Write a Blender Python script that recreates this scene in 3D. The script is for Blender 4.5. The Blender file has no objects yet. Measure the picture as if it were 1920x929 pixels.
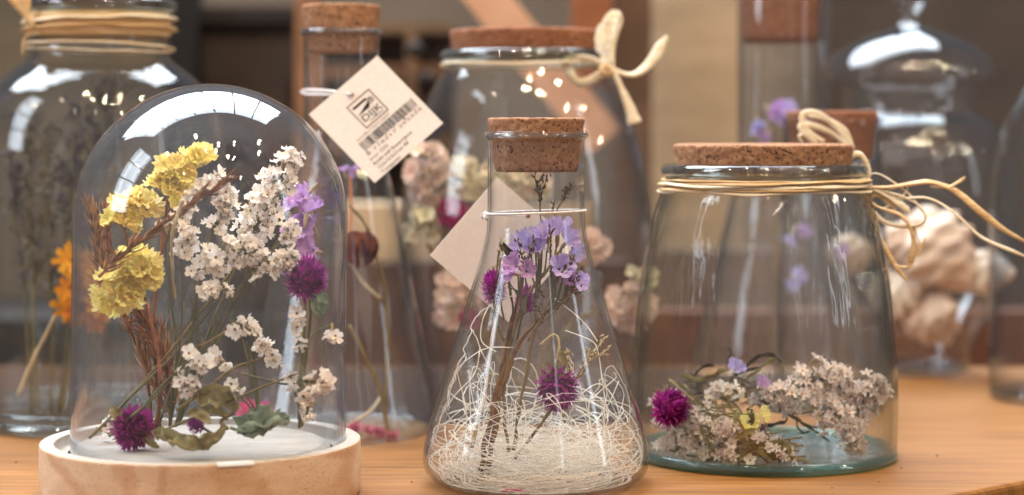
import bpy, math, random
from mathutils import Vector, Matrix, noise, Euler
R = random.Random(7)
S = bpy.context.scene
C = S.collection
PI = math.pi

# ------------------------------------------------------------------ camera
F = 3800.0; H = 0.212; PYH = 240.0          # focal length in photo pixels, camera height over the table, horizon row
cam_d = bpy.data.cameras.new('camera'); cam = bpy.data.objects.new('camera', cam_d); C.objects.link(cam)
cam.location = (0, 0, H); cam.rotation_euler = (PI/2, 0, 0)
cam_d.sensor_width = 36; cam_d.lens = F/1920*36
cam_d.shift_y = -(464.5-PYH)/1920.0
cam_d.clip_start = 0.05; cam_d.clip_end = 100
cam_d.dof.use_dof = True; cam_d.dof.focus_distance = 1.19; cam_d.dof.aperture_fstop = 4.0
S.camera = cam
S.view_settings.view_transform = 'Standard'; S.view_settings.look = 'None'
S.view_settings.exposure = 0.4; S.view_settings.gamma = 1
S.render.engine = 'CYCLES'
S.cycles.transparent_max_bounces = 64; S.cycles.max_bounces = 10
S.cycles.glossy_bounces = 4; S.cycles.diffuse_bounces = 3; S.cycles.transmission_bounces = 6
S.cycles.sample_clamp_indirect = 6

# ------------------------------------------------------------------ room light
w = bpy.data.worlds.new('World'); S.world = w; w.use_nodes = True
nt = w.node_tree; bg = nt.nodes['Background']
tc = nt.nodes.new('ShaderNodeTexCoord'); sx = nt.nodes.new('ShaderNodeSeparateXYZ'); cr = nt.nodes.new('ShaderNodeValToRGB')
mr = nt.nodes.new('ShaderNodeMapRange'); mr.inputs[1].default_value = -1
nt.links.new(tc.outputs['Generated'], sx.inputs[0]); nt.links.new(sx.outputs[2], mr.inputs[0])
nt.links.new(mr.outputs[0], cr.inputs[0]); nt.links.new(cr.outputs[0], bg.inputs[0])
e = cr.color_ramp.elements
e[0].position = .3; e[0].color = (.22, .13, .08, 1); e[1].position = .75; e[1].color = (.42, .44, .52, 1)
m_ = e.new(.5); m_.color = (.40, .34, .31, 1)
bg.inputs[1].default_value = 0.62
fr = nt.nodes.new('ShaderNodeMapRange'); fr.inputs[1].default_value = -1; fr.inputs[2].default_value = .6; fr.inputs[3].default_value = 1.15; fr.inputs[4].default_value = .45
vm = nt.nodes.new('ShaderNodeVectorMath'); vm.operation = 'SCALE'
nt.links.new(sx.outputs[1], fr.inputs[0]); nt.links.new(cr.outputs[0], vm.inputs[0]); nt.links.new(fr.outputs[0], vm.inputs['Scale']); nt.links.new(vm.outputs[0], bg.inputs[0])

def area(name, loc, target, sx_, sy_, power, col):
    l = bpy.data.lights.new(name, 'AREA'); l.shape = 'RECTANGLE'; l.size = sx_; l.size_y = sy_; l.energy = power; l.color = col
    o = bpy.data.objects.new(name, l); C.objects.link(o); o.location = loc
    o.rotation_euler = (Vector(target)-Vector(loc)).to_track_quat('-Z', 'Y').to_euler(); return o
COOL = (.80, .90, 1.0)
def pane_grid(name, centre, target, W, Hh, nx, ny, gap, power):
    c = Vector(centre); q = (Vector(target)-c).to_track_quat('-Z', 'Y')
    pw, ph = W/nx, Hh/ny
    for i in range(nx):
        for j in range(ny):
            p = c + q @ Vector(((i+.5)*pw-W/2, (j+.5)*ph-Hh/2, 0))
            l = bpy.data.lights.new(name, 'AREA'); l.shape = 'RECTANGLE'; l.size = pw-gap; l.size_y = ph-gap
            l.energy = power/(nx*ny); l.color = COOL
            o = bpy.data.objects.new(name, l); C.objects.link(o); o.location = p; o.rotation_euler = q.to_euler()
pane_grid('skylight_pane', (-1.0, 3.5, 4.1), (-.17, 1.2, .1), 6.0, 2.7, 7, 3, .07, 720)      # glazed roof ahead and above
pane_grid('side_window_pane', (-3.4, .3, 1.8), (-.1, 1.25, .3), 1.1, 2.8, 2, 4, .06, 70)     # window to the left
area('right_window', (3.2, .2, 1.4), (.2, 1.3, .4), .22, 2.4, 8, COOL)
area('door_window', (1.9, -2.6, 1.5), (.2, 1.3, .6), .22, 2.2, 2.5, COOL)
for i, (x, y, z, r_, p_) in enumerate([(.13, .38, 2.2, .016, 4.5), (.12, .12, 2.15, .014, 4.2), (.95, 1.1, 2.0, .014, 2.4), (1.25, .7, 2.1, .014, 3.2),
        (-.5, .6, 2.4, .013, 3.6), (1.9, .1, 2.1, .016, 3.4), (.55, -.1, 2.3, .014, 4.4), (-1.4, .1, 2.3, .014, 3.0), (.62, .5, 2.5, .012, 3.4),
        (2.0, 1.0, 1.6, .014, 1.2), (-.9, -.9, 2.0, .010, 1.1), (.1, -1.3, 2.1, .010, 1.1), (1.3, -.8, 2.0, .010, 1.5), (2.4, -.5, 2.0, .012, 1.8), (2.6, .4, 1.7, .012, 1.8), (1.6, -.4, 1.5, .010, 1.2), (3.0, 1.2, 1.5, .012, 1.6), (-2.0, .6, 1.6, .010, 1.2), (-.2, -.2, 2.7, .014, 4.4), (.9, -.3, 2.6, .013, 4.0)]):
    l = bpy.data.lights.new('bulb_and_fill', 'POINT'); l.shadow_soft_size = r_*2.0; l.energy = p_*5.5; l.color = (1, .79, .52)
    o = bpy.data.objects.new('bulb_and_fill', l); C.objects.link(o); o.location = (x, y, z)  # overhead bulbs, with extra ones added in front as warm fill

# ------------------------------------------------------------------ helpers
def P(px, py, Y): return Vector(((px-960)/F*Y, Y, H-(py-PYH)/F*Y))
def L(px, Y): return px/F*Y
def lin(r, g, b):
    f = lambda c: (c/255/12.92) if c <= 10 else ((c/255+.055)/1.055)**2.4
    return (f(r), f(g), f(b), 1)
def cat(pts, n=6, closed=False):
    """Catmull-Rom through tuples of any length"""
    pts = [tuple(p) for p in pts]; out = []; N = len(pts)
    rng = range(N if closed else N-1)
    for i in rng:
        if closed: a, b, c, d = (pts[(i+k) % N] for k in (-1, 0, 1, 2))
        else: a, b, c, d = pts[max(i-1, 0)], pts[i], pts[i+1], pts[min(i+2, N-1)]
        for k in range(n):
            t = k/n
            out.append(tuple(.5*(2*B+(C_-A)*t+(2*A-5*B+4*C_-D)*t*t+(3*B-A-3*C_+D)*t**3) for A, B, C_, D in zip(a, b, c, d)))
    if not closed: out.append(pts[-1])
    return out

class MB:
    def __init__(s): s.v = []; s.f = []; s.m = []
    def add(s, vs, fs, mi=0):
        o = len(s.v); s.v += [Vector(v) for v in vs]; s.f += [tuple(i+o for i in f) for f in fs]; s.m += [mi]*len(fs); return s
    def box(s, x0, y0, z0, x1, y1, z1, mi=0):
        return s.add([(x0,y0,z0),(x1,y0,z0),(x1,y1,z0),(x0,y1,z0),(x0,y0,z1),(x1,y0,z1),(x1,y1,z1),(x0,y1,z1)],
                     [(3,2,1,0),(4,5,6,7),(0,1,5,4),(1,2,6,5),(2,3,7,6),(3,0,4,7)], mi)
    def tube(s, pts, rad, k=6, flat=1.0, twist=0.0, mi=0):
        pts = [Vector(p) for p in pts]; n = len(pts); vs = []; fs = []
        up = Vector((0.13, 0.2, 1)).normalized(); prev = None
        for i, p in enumerate(pts):
            d = (pts[min(i+1, n-1)]-pts[max(i-1, 0)])
            d = d.normalized() if d.length > 1e-9 else Vector((0, 0, 1))
            a = (prev - d*prev.dot(d)) if prev is not None else d.cross(up)
            if a.length < 1e-5: a = d.orthogonal()
            a.normalize(); prev = a; b = d.cross(a)
            r = rad(i/(n-1)) if callable(rad) else (rad[i] if isinstance(rad, (list, tuple)) else rad)
            tw = twist*i/(n-1)
            for j in range(k):
                t = 2*PI*j/k; c1 = math.cos(t)*r; c2 = math.sin(t)*r*flat
                vs.append(p + a*(c1*math.cos(tw)-c2*math.sin(tw)) + b*(c1*math.sin(tw)+c2*math.cos(tw)))
        for i in range(n-1):
            for j in range(k):
                fs.append((i*k+j, i*k+(j+1) % k, (i+1)*k+(j+1) % k, (i+1)*k+j))
        if k > 2: fs.append(tuple(range(k-1, -1, -1))); fs.append(tuple(range((n-1)*k, n*k)))
        return s.add(vs, fs, mi)
    def lathe(s, prof, seg=96, c=(0, 0, 0), wob=None, mi=0, sq=None):
        vs = []; fs = []; n = len(prof)
        for i, (r, z) in enumerate(prof):
            for j in range(seg):
                t = 2*PI*j/seg; rr = r
                if wob: rr = r+wob(r, z, t)
                vs.append((c[0]+rr*math.cos(t), c[1]+rr*math.sin(t), c[2]+z))
        for i in range(n-1):
            for j in range(seg):
                fs.append((i*seg+j, i*seg+(j+1) % seg, (i+1)*seg+(j+1) % seg, (i+1)*seg+j))
        return s.add(vs, fs, mi)
    def xform(s, M): s.v = [M @ v for v in s.v]; return s
    def merge(s, o, M=None):
        return_v = [M @ v for v in o.v] if M else o.v
        k = len(s.v); s.v += [v.copy() for v in return_v]; s.f += [tuple(i+k for i in f) for f in o.f]; s.m += o.m; return s
    def mesh(s, name, mats, smooth=True, o=Vector((0, 0, 0))):
        me = bpy.data.meshes.new(name); me.from_pydata([tuple(v-o) for v in s.v], [], s.f); me.validate(); me.update()
        for m in (mats if isinstance(mats, (list, tuple)) else [mats]): me.materials.append(m)
        if len(me.polygons) == len(s.m): me.polygons.foreach_set('material_index', s.m)
        me.polygons.foreach_set('use_smooth', [smooth]*len(me.polygons)); return me
    def part(s, name, mats, parent=None, smooth=True, label=None):
        o = Vector(parent['o3']) if parent else Vector((0, 0, 0))
        ob = bpy.data.objects.new(name, s.mesh(name, mats, smooth, o)); C.objects.link(ob)
        if parent: ob.parent = parent; ob['o3'] = parent['o3']
        if label: ob['label'] = label
        return ob
    def thing(s, name, mats, label, cat_, group=None, smooth=True, origin=None, kind=None):
        o = Vector(origin) if origin else Vector((sum(v.x for v in s.v)/len(s.v), sum(v.y for v in s.v)/len(s.v), min(v.z for v in s.v)))
        ob = bpy.data.objects.new(name, s.mesh(name, mats, smooth, o)); C.objects.link(ob); ob.location = o; ob['o3'] = tuple(o)
        ob['label'] = label; ob['category'] = cat_
        if group: ob['group'] = group
        if kind: ob['kind'] = kind
        return ob
def thing(name, label, cat_, loc, group=None):
    o = bpy.data.objects.new(name, None); C.objects.link(o); o.location = loc; o['o3'] = tuple(loc); o.empty_display_size = .01
    o['label'] = label; o['category'] = cat_
    if group: o['group'] = group
    return o
def struct(name, mb, mat, smooth=False):
    ob = mb.part(name, mat, None, smooth); ob['kind'] = 'structure'; return ob
def put(me, name, parent, loc, d=(0, 0, 1), sc=1.0, spin=None):
    """one copy of a shared mesh, its +Z turned towards d"""
    ob = bpy.data.objects.new(name, me); C.objects.link(ob); ob.parent = parent
    ob.location = Vector(loc)-Vector(parent['o3'])
    q = Vector(d).to_track_quat('Z', 'Y') @ Euler((0, 0, R.uniform(0, 6.28) if spin is None else spin)).to_quaternion()
    ob.rotation_euler = q.to_euler(); ob.scale = (sc,)*3 if not isinstance(sc, tuple) else sc
    return ob
def rv(s=1.0): return Vector((R.gauss(0, 1), R.gauss(0, 1), R.gauss(0, 1)))*s

# ------------------------------------------------------------------ materials
class N:
    def __init__(s, name):
        s.m = bpy.data.materials.new(name); s.m.use_nodes = True; s.t = s.m.node_tree; s.t.nodes.clear()
        s.out = s.t.nodes.new('ShaderNodeOutputMaterial')
    def n(s, ty, ins=None, **kw):
        x = s.t.nodes.new('ShaderNode'+ty)
        for k, v in kw.items(): setattr(x, k, v)
        for k, v in (ins or {}).items():
            if isinstance(v, bpy.types.NodeSocket): s.t.links.new(v, x.inputs[k])
            else: x.inputs[k].default_value = v
        return x
    def math(s, op, a, b=0.0, clamp=False):
        x = s.n('Math', {0: a, 1: b}, operation=op, use_clamp=clamp); return x.outputs[0]
    def ramp(s, fac, stops):
        x = s.n('ValToRGB', {0: fac}); e = x.color_ramp.elements
        while len(e) > len(stops): e.remove(e[-1])
        for i, (p, c) in enumerate(stops):
            q = e[i] if i < len(e) else e.new(p)
            q.position = p; q.color = c if len(c) == 4 else (*c, 1)
        return x.outputs[0]
    def mix(s, fac, a, b, mode='MIX'):
        x = s.n('Mix', data_type='RGBA', blend_type=mode)
        for k, v in ((0, fac), (6, a), (7, b)):
            if isinstance(v, bpy.types.NodeSocket): s.t.links.new(v, x.inputs[k])
            else: x.inputs[k].default_value = v
        return x.outputs[2]
    def coord(s, scale=(1, 1, 1), rot=(0, 0, 0), world=False):
        tc = s.n('NewGeometry').outputs['Position'] if world else s.n('TexCoord').outputs['Object']
        return s.n('Mapping', {0: tc, 2: rot, 3: scale}).outputs[0]
    def noise(s, vec, scale, detail=4, rough=.55):
        return s.n('TexNoise', {'Vector': vec, 'Scale': scale, 'Detail': detail, 'Roughness': rough}).outputs[0]
    def done(s, sh): s.t.links.new(sh, s.out.inputs[0]); return s.m

def glass(name, face=(.97, .98, .98, 1), edge=(.55, .62, .66, 1), film=.02, bump=.0, stretch=(1, 1, 1), bscale=40, rough=.012, epow=3.0, reflect=1.0):
    g = N(name)
    nrm = None
    if bump:
        h = g.noise(g.coord(stretch), bscale, 2)
        nrm = g.n('Bump', {'Strength': 1.0, 'Distance': bump, 'Height': h}).outputs[0]
    lw = g.n('LayerWeight', {0: .5}, ); fac = lw.outputs['Facing']
    fres = g.math('MULTIPLY_ADD', g.math('POWER', fac, 5.0), .93)
    g.t.nodes[-1].inputs[2].default_value = .045*reflect
    fres = g.math('MINIMUM', fres, .9)
    tint = g.mix(g.math('POWER', fac, epow), face, edge)
    tr = g.n('BsdfTransparent', {0: tint}).outputs[0]
    gl = g.n('BsdfGlossy', {'Color': (1, 1, 1, 1), 'Roughness': rough})
    if nrm: g.t.links.new(nrm, gl.inputs['Normal'])
    sm = g.math('MULTIPLY', g.ramp(g.noise(g.coord((1, 1, .35)), 28, 4), [(.35, (.25,)*3), (.7, (1,)*3)]), film)
    sm = g.math('MULTIPLY', sm, g.math('MULTIPLY_ADD', g.math('POWER', fac, 2.5), 5.0)); g.t.nodes[-2].inputs[2].default_value = 1.0
    sp_ = g.math('MULTIPLY', g.ramp(g.noise(g.coord(), 620, 2), [(.70, (0,)*3), (.76, (1,)*3)]), .16)
    sm = g.math('ADD', sm, sp_)
    di = g.n('BsdfTranslucent', {0: (.85, .87, .9, 1)}).outputs[0]
    df = g.n('BsdfDiffuse', {0: (.85, .87, .9, 1)}).outputs[0]
    dd = g.n('MixShader', {0: .5, 1: di, 2: df}).outputs[0]
    a = g.n('MixShader', {0: sm, 1: tr, 2: dd}).outputs[0]
    return g.done(g.n('MixShader', {0: fres, 1: a, 2: gl.outputs[0]}).outputs[0])
G_DOME = glass('clear_dome_glass', (.975, .98, .985, 1), (.55, .60, .68, 1), film=.012, bump=.0003, reflect=.8, bscale=14)
G_FLASK = glass('clear_flask_glass', (.985, .985, .98, 1), (.34, .33, .34, 1), film=.004, reflect=.85, stretch=(3, 3, .6), epow=5)
G_JAR = glass('wavy_recycled_glass', (.98, .985, .98, 1), (.36, .42, .40, 1), film=.003, bump=.0026, stretch=(6, 6, .5), bscale=11, reflect=.75)
G_BACK = glass('blue_grey_glass', (.98, .985, .985, 1), (.30, .36, .44, 1), film=.003, bump=.0005, stretch=(3, 3, .7), bscale=14, epow=3.4, reflect=.7)
G_TEAL = glass('thick_teal_glass', (.52, .76, .70, 1), (.18, .42, .38, 1), film=.10, bump=.001, bscale=60, epow=1.5, reflect=1.6)
G_RIM = glass('dark_green_rim_glass', (.74, .79, .76, 1), (.20, .25, .24, 1), film=.03, bump=.0006, bscale=30, epow=1.4, reflect=2.0)

G_LIP = glass('bright_lip_glass', (.86, .86, .85, 1), (.35, .35, .36, 1), film=.05, epow=1.6, reflect=2.2)
def solid(name, col, col2=None, scale=60, rough=.7, bump=0.0, stretch=(1, 1, 1), trans=0.0, rnd=0.0, spec=.3, stops=(.35, .65)):
    g = N(name); v = g.coord(stretch)
    h = g.noise(v, scale, 5)
    c = g.ramp(h, [(stops[0], col), (stops[1], col2 or col)])
    if rnd:
        oi = g.n('ObjectInfo').outputs['Random']
        f = g.math('MULTIPLY_ADD', oi, 2*rnd); g.t.nodes[-1].inputs[2].default_value = 1-rnd
        hs = g.n('HueSaturation', {'Value': f, 'Color': c})
        f2 = g.math('MULTIPLY_ADD', oi, .03); g.t.nodes[-1].inputs[2].default_value = .485
        g.t.links.new(f2, hs.inputs['Hue']); c = hs.outputs[0]
    b = g.n('BsdfPrincipled', {'Base Color': c, 'Roughness': rough, 'Specular IOR Level': spec})
    if bump:
        g.t.links.new(g.n('Bump', {'Strength': 1.0, 'Distance': bump, 'Height': h}).outputs[0], b.inputs['Normal'])
    sh = b.outputs[0]
    if trans:
        sh = g.n('MixShader', {0: trans, 1: sh, 2: g.n('BsdfTranslucent', {0: c}).outputs[0]}).outputs[0]
    return g.done(sh)

def m_cork(name, a, b, dark):
    g = N(name); v = g.coord()
    n1 = g.noise(v, 430, 4, .6); n2 = g.noise(v, 55, 3)
    vo = g.n('TexVoronoi', {'Vector': v, 'Scale': 420, 'Randomness': 1.0}); vc = vo.outputs['Color']
    vr = g.n('SeparateColor', {0: vc}).outputs[0]
    base = g.mix(vr, a, b)
    base = g.mix(g.ramp(n2, [(.35, (0,)*3), (.65, (.5,)*3)]), base, b)
    sp = g.ramp(n1, [(.34, (1,)*3), (.42, (0,)*3)])
    col = g.mix(sp, base, dark)
    hh = g.math('SUBTRACT', n1, g.math('MULTIPLY', sp, .5))
    bp = g.n('Bump', {'Strength': 1.0, 'Distance': .0009, 'Height': hh}).outputs[0]
    return g.done(g.n('BsdfPrincipled', {'Base Color': col, 'Roughness': .85, 'Normal': bp, 'Specular IOR Level': .2}).outputs[0])
CORK = m_cork('cork', lin(176, 132, 100), lin(146, 102, 74), lin(66, 38, 28))
CORK_RED = m_cork('reddish_cork', lin(158, 108, 80), lin(132, 84, 60), lin(84, 48, 34))

def m_wood(name, a, b, stretch, scale, rough=.5, bump=.0003, pits=False, rot=(0, 0, 0), patch=0):
    g = N(name); v = g.coord(stretch, rot); n1 = g.noise(v, scale, 6, .6)
    c = g.ramp(n1, [(.3, a), (.7, b)])
    if patch:
        c = g.mix(g.ramp(g.noise(g.coord((1, 1.6, 1)), patch, 3), [(.35, (0,)*3), (.7, (.55,)*3)]), c, tuple(x*.62 for x in a[:3])+(1,))
    h = n1
    if pits:
        pt = g.ramp(g.noise(g.coord((1, 1, 2.2)), 520, 2), [(.28, (1,)*3), (.40, (0,)*3)])
        big = g.ramp(g.noise(g.coord(), 16, 2), [(.42, (0.1,)*3), (.62, (1,)*3)])
        f = g.math('MULTIPLY', pt, big)
        wv = g.n('TexWave', {'Vector': g.coord((1, .3, 1), (0, .5, 0)), 'Scale': 9, 'Distortion': 14, 'Detail': 3, 'Detail Scale': 1.2}).outputs[1]
        c = g.mix(g.ramp(wv, [(.55, (0,)*3), (.98, (.42,)*3)]), c, lin(168, 116, 72))
        c = g.mix(g.math('MULTIPLY', f, .5), c, lin(156, 106, 66)); h = g.math('SUBTRACT', n1, g.math('MULTIPLY', pt, .6))
    bp = g.n('Bump', {'Strength': 1.0, 'Distance': bump, 'Height': h}).outputs[0]
    return g.done(g.n('BsdfPrincipled', {'Base Color': c, 'Roughness': rough, 'Normal': bp, 'Specular IOR Level': .22}).outputs[0])
TABLE = m_wood('orange_table_wood', lin(168, 114, 58), lin(104, 66, 31), (1.4, 26, 1), 7, .5, .0002, patch=5)
BASEWOOD = m_wood('pale_base_wood', lin(212, 184, 156), lin(186, 150, 118), (1.5, 1.5, 5), 12, .8, .0006, pits=True)
PLATE = m_wood('whitewashed_wood', lin(180, 170, 158), lin(160, 148, 136), (1, 6, 1), 30, .75, .0002)

WHITE = solid('papery_white_petal', lin(255, 248, 238), lin(248, 232, 218), 500, .7, trans=.38, rnd=.14)
PINKW = solid('pinkish_petal', lin(255, 246, 240), lin(246, 226, 218), 500, .75, trans=.36, rnd=.16)
EYE = solid('brown_flower_eye', lin(150, 92, 56), lin(120, 70, 40), 800, .8)
EYEY = solid('amber_flower_eye', lin(206, 140, 50), lin(180, 110, 40), 800, .8)
YELLOW = solid('pale_yellow_petal', lin(255, 244, 178), lin(255, 230, 130), 320, .7, trans=.4, rnd=.08)
GOLD = solid('golden_petal', lin(240, 176, 24), lin(220, 140, 10), 200, .6, trans=.3, rnd=.1)
LILAC = solid('lilac_petal', lin(214, 200, 236), lin(178, 158, 222), 260, .65, trans=.4, rnd=.12, stretch=(1, 1, .3))
MAUVE = solid('mauve_petal', lin(212, 172, 214), lin(180, 132, 190), 260, .65, trans=.4, rnd=.12)
MAG = solid('magenta_bract', lin(196, 62, 162), lin(120, 28, 98), 300, .55, trans=.35, rnd=.08)
PINK = solid('hot_pink_bract', lin(228, 62, 140), lin(184, 36, 110), 300, .55, trans=.35, rnd=.08)
ROSE = solid('dusty_pink_petal', lin(206, 120, 140), lin(180, 84, 110), 200, .65, trans=.25)
STEM = solid('olive_brown_stem', lin(136, 116, 72), lin(104, 82, 46), 220, .75, bump=.0002, stretch=(1, 1, .2))
STEMG = solid('dull_green_stem', lin(112, 106, 74), lin(88, 84, 56), 220, .75, stretch=(1, 1, .2))
STEMP = solid('pale_straw_stem', lin(196, 178, 146), lin(168, 146, 110), 220, .75, stretch=(1, 1, .2))
BARK = solid('knobbly_brown_stem', lin(140, 100, 56), lin(88, 58, 32), 160, .7, bump=.0003)
GRASS = solid('reddish_brown_grass', lin(176, 120, 80), lin(124, 80, 54), 200, .65, trans=.15, rnd=.1)
LEAF = solid('olive_dried_leaf', lin(178, 162, 112), lin(130, 112, 68), 90, .75, bump=.0006, trans=.25)
LEAFG = solid('sage_dried_leaf', lin(172, 180, 152), lin(128, 138, 110), 90, .8, bump=.0006, trans=.2)
LEAFD = solid('dark_dried_leaf', lin(104, 88, 66), lin(66, 54, 42), 90, .75, bump=.0006, trans=.1)
SEEDM = solid('dark_seed_head', lin(112, 92, 66), lin(78, 62, 50), 300, .8)
FIBRE = solid('cream_fibre', lin(255, 254, 248), lin(255, 248, 236), 90, .6, trans=.45, rnd=.03)
RAFFIA = solid('straw_raffia', lin(236, 204, 156), lin(200, 156, 104), 160, .6, bump=.0004, stretch=(.25, .25, 5), trans=.15)
RAFFIAP = solid('pale_raffia', lin(250, 238, 214), lin(232, 208, 172), 120, .6, bump=.0004, stretch=(.5, .5, 3), trans=.2)
CARD = solid('beige_card', lin(238, 224, 216), lin(232, 218, 208), 300, .85, bump=.00004)
INK = solid('black_ink', lin(30, 26, 26), lin(40, 34, 32), 100, .7)
INKG = solid('faded_ink', lin(134, 112, 96), lin(124, 102, 88), 100, .7)
STRING = solid('white_cotton_string', lin(240, 232, 226), lin(216, 202, 196), 500, .7)
PAPERW = solid('white_sticker_paper', lin(206, 200, 198), lin(196, 190, 190), 100, .6)
GREYBUD = solid('grey_brown_buds', lin(116, 102, 84), lin(80, 68, 58), 200, .8, rnd=.2)
MAUVEBUD = solid('mauve_buds', lin(100, 88, 100), lin(70, 60, 70), 200, .8, rnd=.2)
PEACH = solid('peach_dried_blossom', lin(240, 214, 198), lin(224, 190, 170), 90, .75, trans=.15, rnd=.1)
CREAMB = solid('cream_dried_blossom', lin(240, 228, 198), lin(224, 206, 168), 90, .75, trans=.15, rnd=.1)
SHELL = solid('peach_seashell', lin(222, 200, 184), lin(198, 160, 134), 22, .5, bump=.001)
SHELLW = solid('white_seashell', lin(240, 232, 222), lin(220, 196, 172), 22, .5, bump=.001)
ROSEB = solid('dried_rosebud', lin(176, 106, 78), lin(120, 58, 50), 90, .7)

# ------------------------------------------------------------------ setting
def poly_prism(pts, z0, z1):
    mb = MB(); n = len(pts); vs = [(x, y, z0) for x, y in pts]+[(x, y, z1) for x, y in pts]
    fs = [tuple(range(n-1, -1, -1)), tuple(range(n, 2*n))]+[(i, (i+1) % n, n+(i+1) % n, n+i) for i in range(n)]
    return mb.add(vs, fs)
tab = poly_prism([(-.75, 1.02), (.05, 1.02), (.16, 1.095), (.248, 1.166), (.36, 1.262), (.50, 1.385), (.62, 1.50), (.66, 1.56), (.66, 1.72), (.62, 1.80), (-.75, 1.80)], -.035, 0)
ob = tab.thing('table', TABLE, 'orange brown wooden table top with a slanting edge, carrying every jar', 'table', smooth=False)
bv = ob.modifiers.new('b', 'BEVEL'); bv.width = .004; bv.segments = 3; bv.limit_method = 'ANGLE'
MB().box(-.74, 1.452, .00005, .155, 1.79, .00035).thing('dark_sheet', solid('dark_sheet', lin(58, 42, 34), lin(44, 32, 27), 300, .95, spec=.05), 'thin dark brown sheet lying under the back row of jars', 'cloth', smooth=False)  # added thin sheet that gives the rear table its darker tone
FLOORM = solid('dark_floor', lin(70, 52, 42), lin(52, 40, 34), 3, .6)
WALLM = solid('taupe_wall', lin(108, 94, 80), lin(88, 74, 62), 2, .9)
struct('floor', MB().box(-4, -2, -.80, 4, 4.6, -.75), FLOORM)
struct('back_wall', MB().box(-4, 4.5, -.749, 4, 4.6, 1.4), WALLM)

cb = MB()
for x_, y_, r_ in ((1690, 878, .0007), (1757, 856, .0009), (1832, 772, .0008), (1648, 905, .0006), (772, 905, .0007), (30, 868, .0008), (1560, 916, .0006)):
    Y_ = F*H/(y_-PYH); cb.lathe([(1e-5, 0), (r_, r_*.3), (r_*.7, r_*.8), (1e-5, r_)], 7, P(x_, y_, Y_), lambda r, z, t: r*.4*math.sin(t*2))
cb.thing('crumbs', LEAFD, 'tiny dark plant crumbs scattered over the wooden table top', 'crumbs', kind='stuff')
def bgbox(name, x0, y0, x1, y1, Y, col, label, ct, thick=.05, col2=None, group=None, parent=None, rough=.7):
    a = P(x0, y1, Y); b = P(x1, y0, Y)
    m = solid(name+'_paint', lin(*col), lin(*(col2 or tuple(int(c*.85) for c in col))), 9, rough, stretch=(1, 1, 3))
    mb = MB().box(a.x, Y, a.z, b.x, Y+thick, b.z)
    if parent: return mb.part(name, m, parent, smooth=False, label=label)
    return mb.thing(name, m, label, ct, group, smooth=False)
bgbox('display_board', -120, -60, 318, 1250, 2.5, (104, 92, 76), 'blurred beige grey display board behind the left jar', 'board')
bgbox('dark_chest', -200, 600, 560, 1250, 2.2, (28, 22, 18), 'very dark low chest behind the left jars', 'chest', .3)
bgbox('black_post', 312, -60, 368, 1250, 2.3, (26, 22, 22), 'thin black upright post left of the dark cabinet', 'post')
cab = thing('cabinet', 'dark brown wooden cabinet behind the glass dome', 'cabinet', P(460, 1250, 2.35))
bgbox('cabinet_body', 372, 44, 552, 1250, 2.35, (60, 48, 40), None, '', .3, parent=cab)
bgbox('cabinet_top', 362, 14, 560, 42, 2.33, (40, 34, 34), 'blackish cabinet top', '', .34, parent=cab)
bgbox('drawer_front', 395, 150, 540, 290, 2.34, (62, 46, 38), None, '', .01, parent=cab)
bgbox('drawer_front', 395, 310, 540, 450, 2.34, (62, 46, 38), None, '', .01, parent=cab)
bgbox('wooden_post', 553, -60, 598, 1250, 2.2, (146, 104, 76), 'orange brown wooden post behind the tall corked bottle', 'post')
rk = thing('shelf_rack', 'dark brown rack with crossbars between the tall bottle and the big jar', 'rack', P(720, 1250, 2.4))
bgbox('rack_back', 600, 55, 850, 520, 2.42, (66, 52, 46), None, '', .1, parent=rk)
for y0, y1, c in ((40, 62, (120, 98, 78)), (120, 150, (112, 82, 60)), (176, 214, (64, 48, 42)), (260, 290, (104, 80, 62))):
    bgbox('crossbar', 600, y0, 850, y1, 2.36, c, None, '', .05, parent=rk)
bgbox('crossbar', 760, 55, 782, 520, 2.34, (120, 92, 70), 'upright crossbar', '', .02, parent=rk)
for (x, y) in ((778, 95), (800, 150), (770, 205)):
    kb = MB(); q = P(x, y, 2.3); r = L(17, 2.3)
    kb.lathe([(r*math.sin(a*PI/10)+1e-5, -r*math.cos(a*PI/10)) for a in range(11)], 16, q)
    kb.part('knob', INK, rk)
bgbox('linen_box', 640, 385, 815, 492, 2.1, (196, 168, 134), 'tan linen box seen through the tall conical bottle', 'box', .1)
bgbox('bench', 590, 492, 1180, 720, 2.05, (84, 54, 40), 'reddish brown wooden bench behind the flask and the big jar', 'bench', .03, (64, 42, 32))
bgbox('bench', 1186, 585, 2300, 720, 2.05, (98, 58, 40), 'low reddish brown bench beyond the right end of the table', 'bench', .04, (84, 50, 34))
bgbox('grey_box', 1240, 470, 1560, 600, 2.2, (112, 94, 82), 'grey brown box on the low bench behind the wide jar', 'box', .03)
mb = MB(); pA, pB = P(868, -60, 2.05), P(1135, 265, 2.05); d = (pB-pA).normalized(); nrm = Vector((d.z, 0, -d.x))
hw = L(38, 2.05); vs = []
for q in (pA, pB):
    for a, b in ((-1, 0), (1, 0), (1, .02), (-1, .02)): vs.append(q+nrm*hw*a+Vector((0, b, 0)))
mb.add(vs, [(0, 1, 2, 3), (7, 6, 5, 4), (0, 4, 5, 1), (1, 5, 6, 2), (2, 6, 7, 3), (3, 7, 4, 0)])
mb.thing('leaning_slat', solid('peach_wood', lin(204, 160, 132), lin(186, 140, 112), 9, .7), 'pale peach wooden slat leaning diagonally behind the big jar', 'slat', smooth=False)
bgbox('hanging_board', 1072, -60, 1146, 160, 2.3, (150, 92, 58), 'orange wooden board hanging above the raffia bow of the big jar', 'post')
bgbox('brown_post', 1148, -60, 1222, 1250, 2.35, (104, 80, 66), 'dull brown wooden post right of the raffia bow', 'post')
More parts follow.
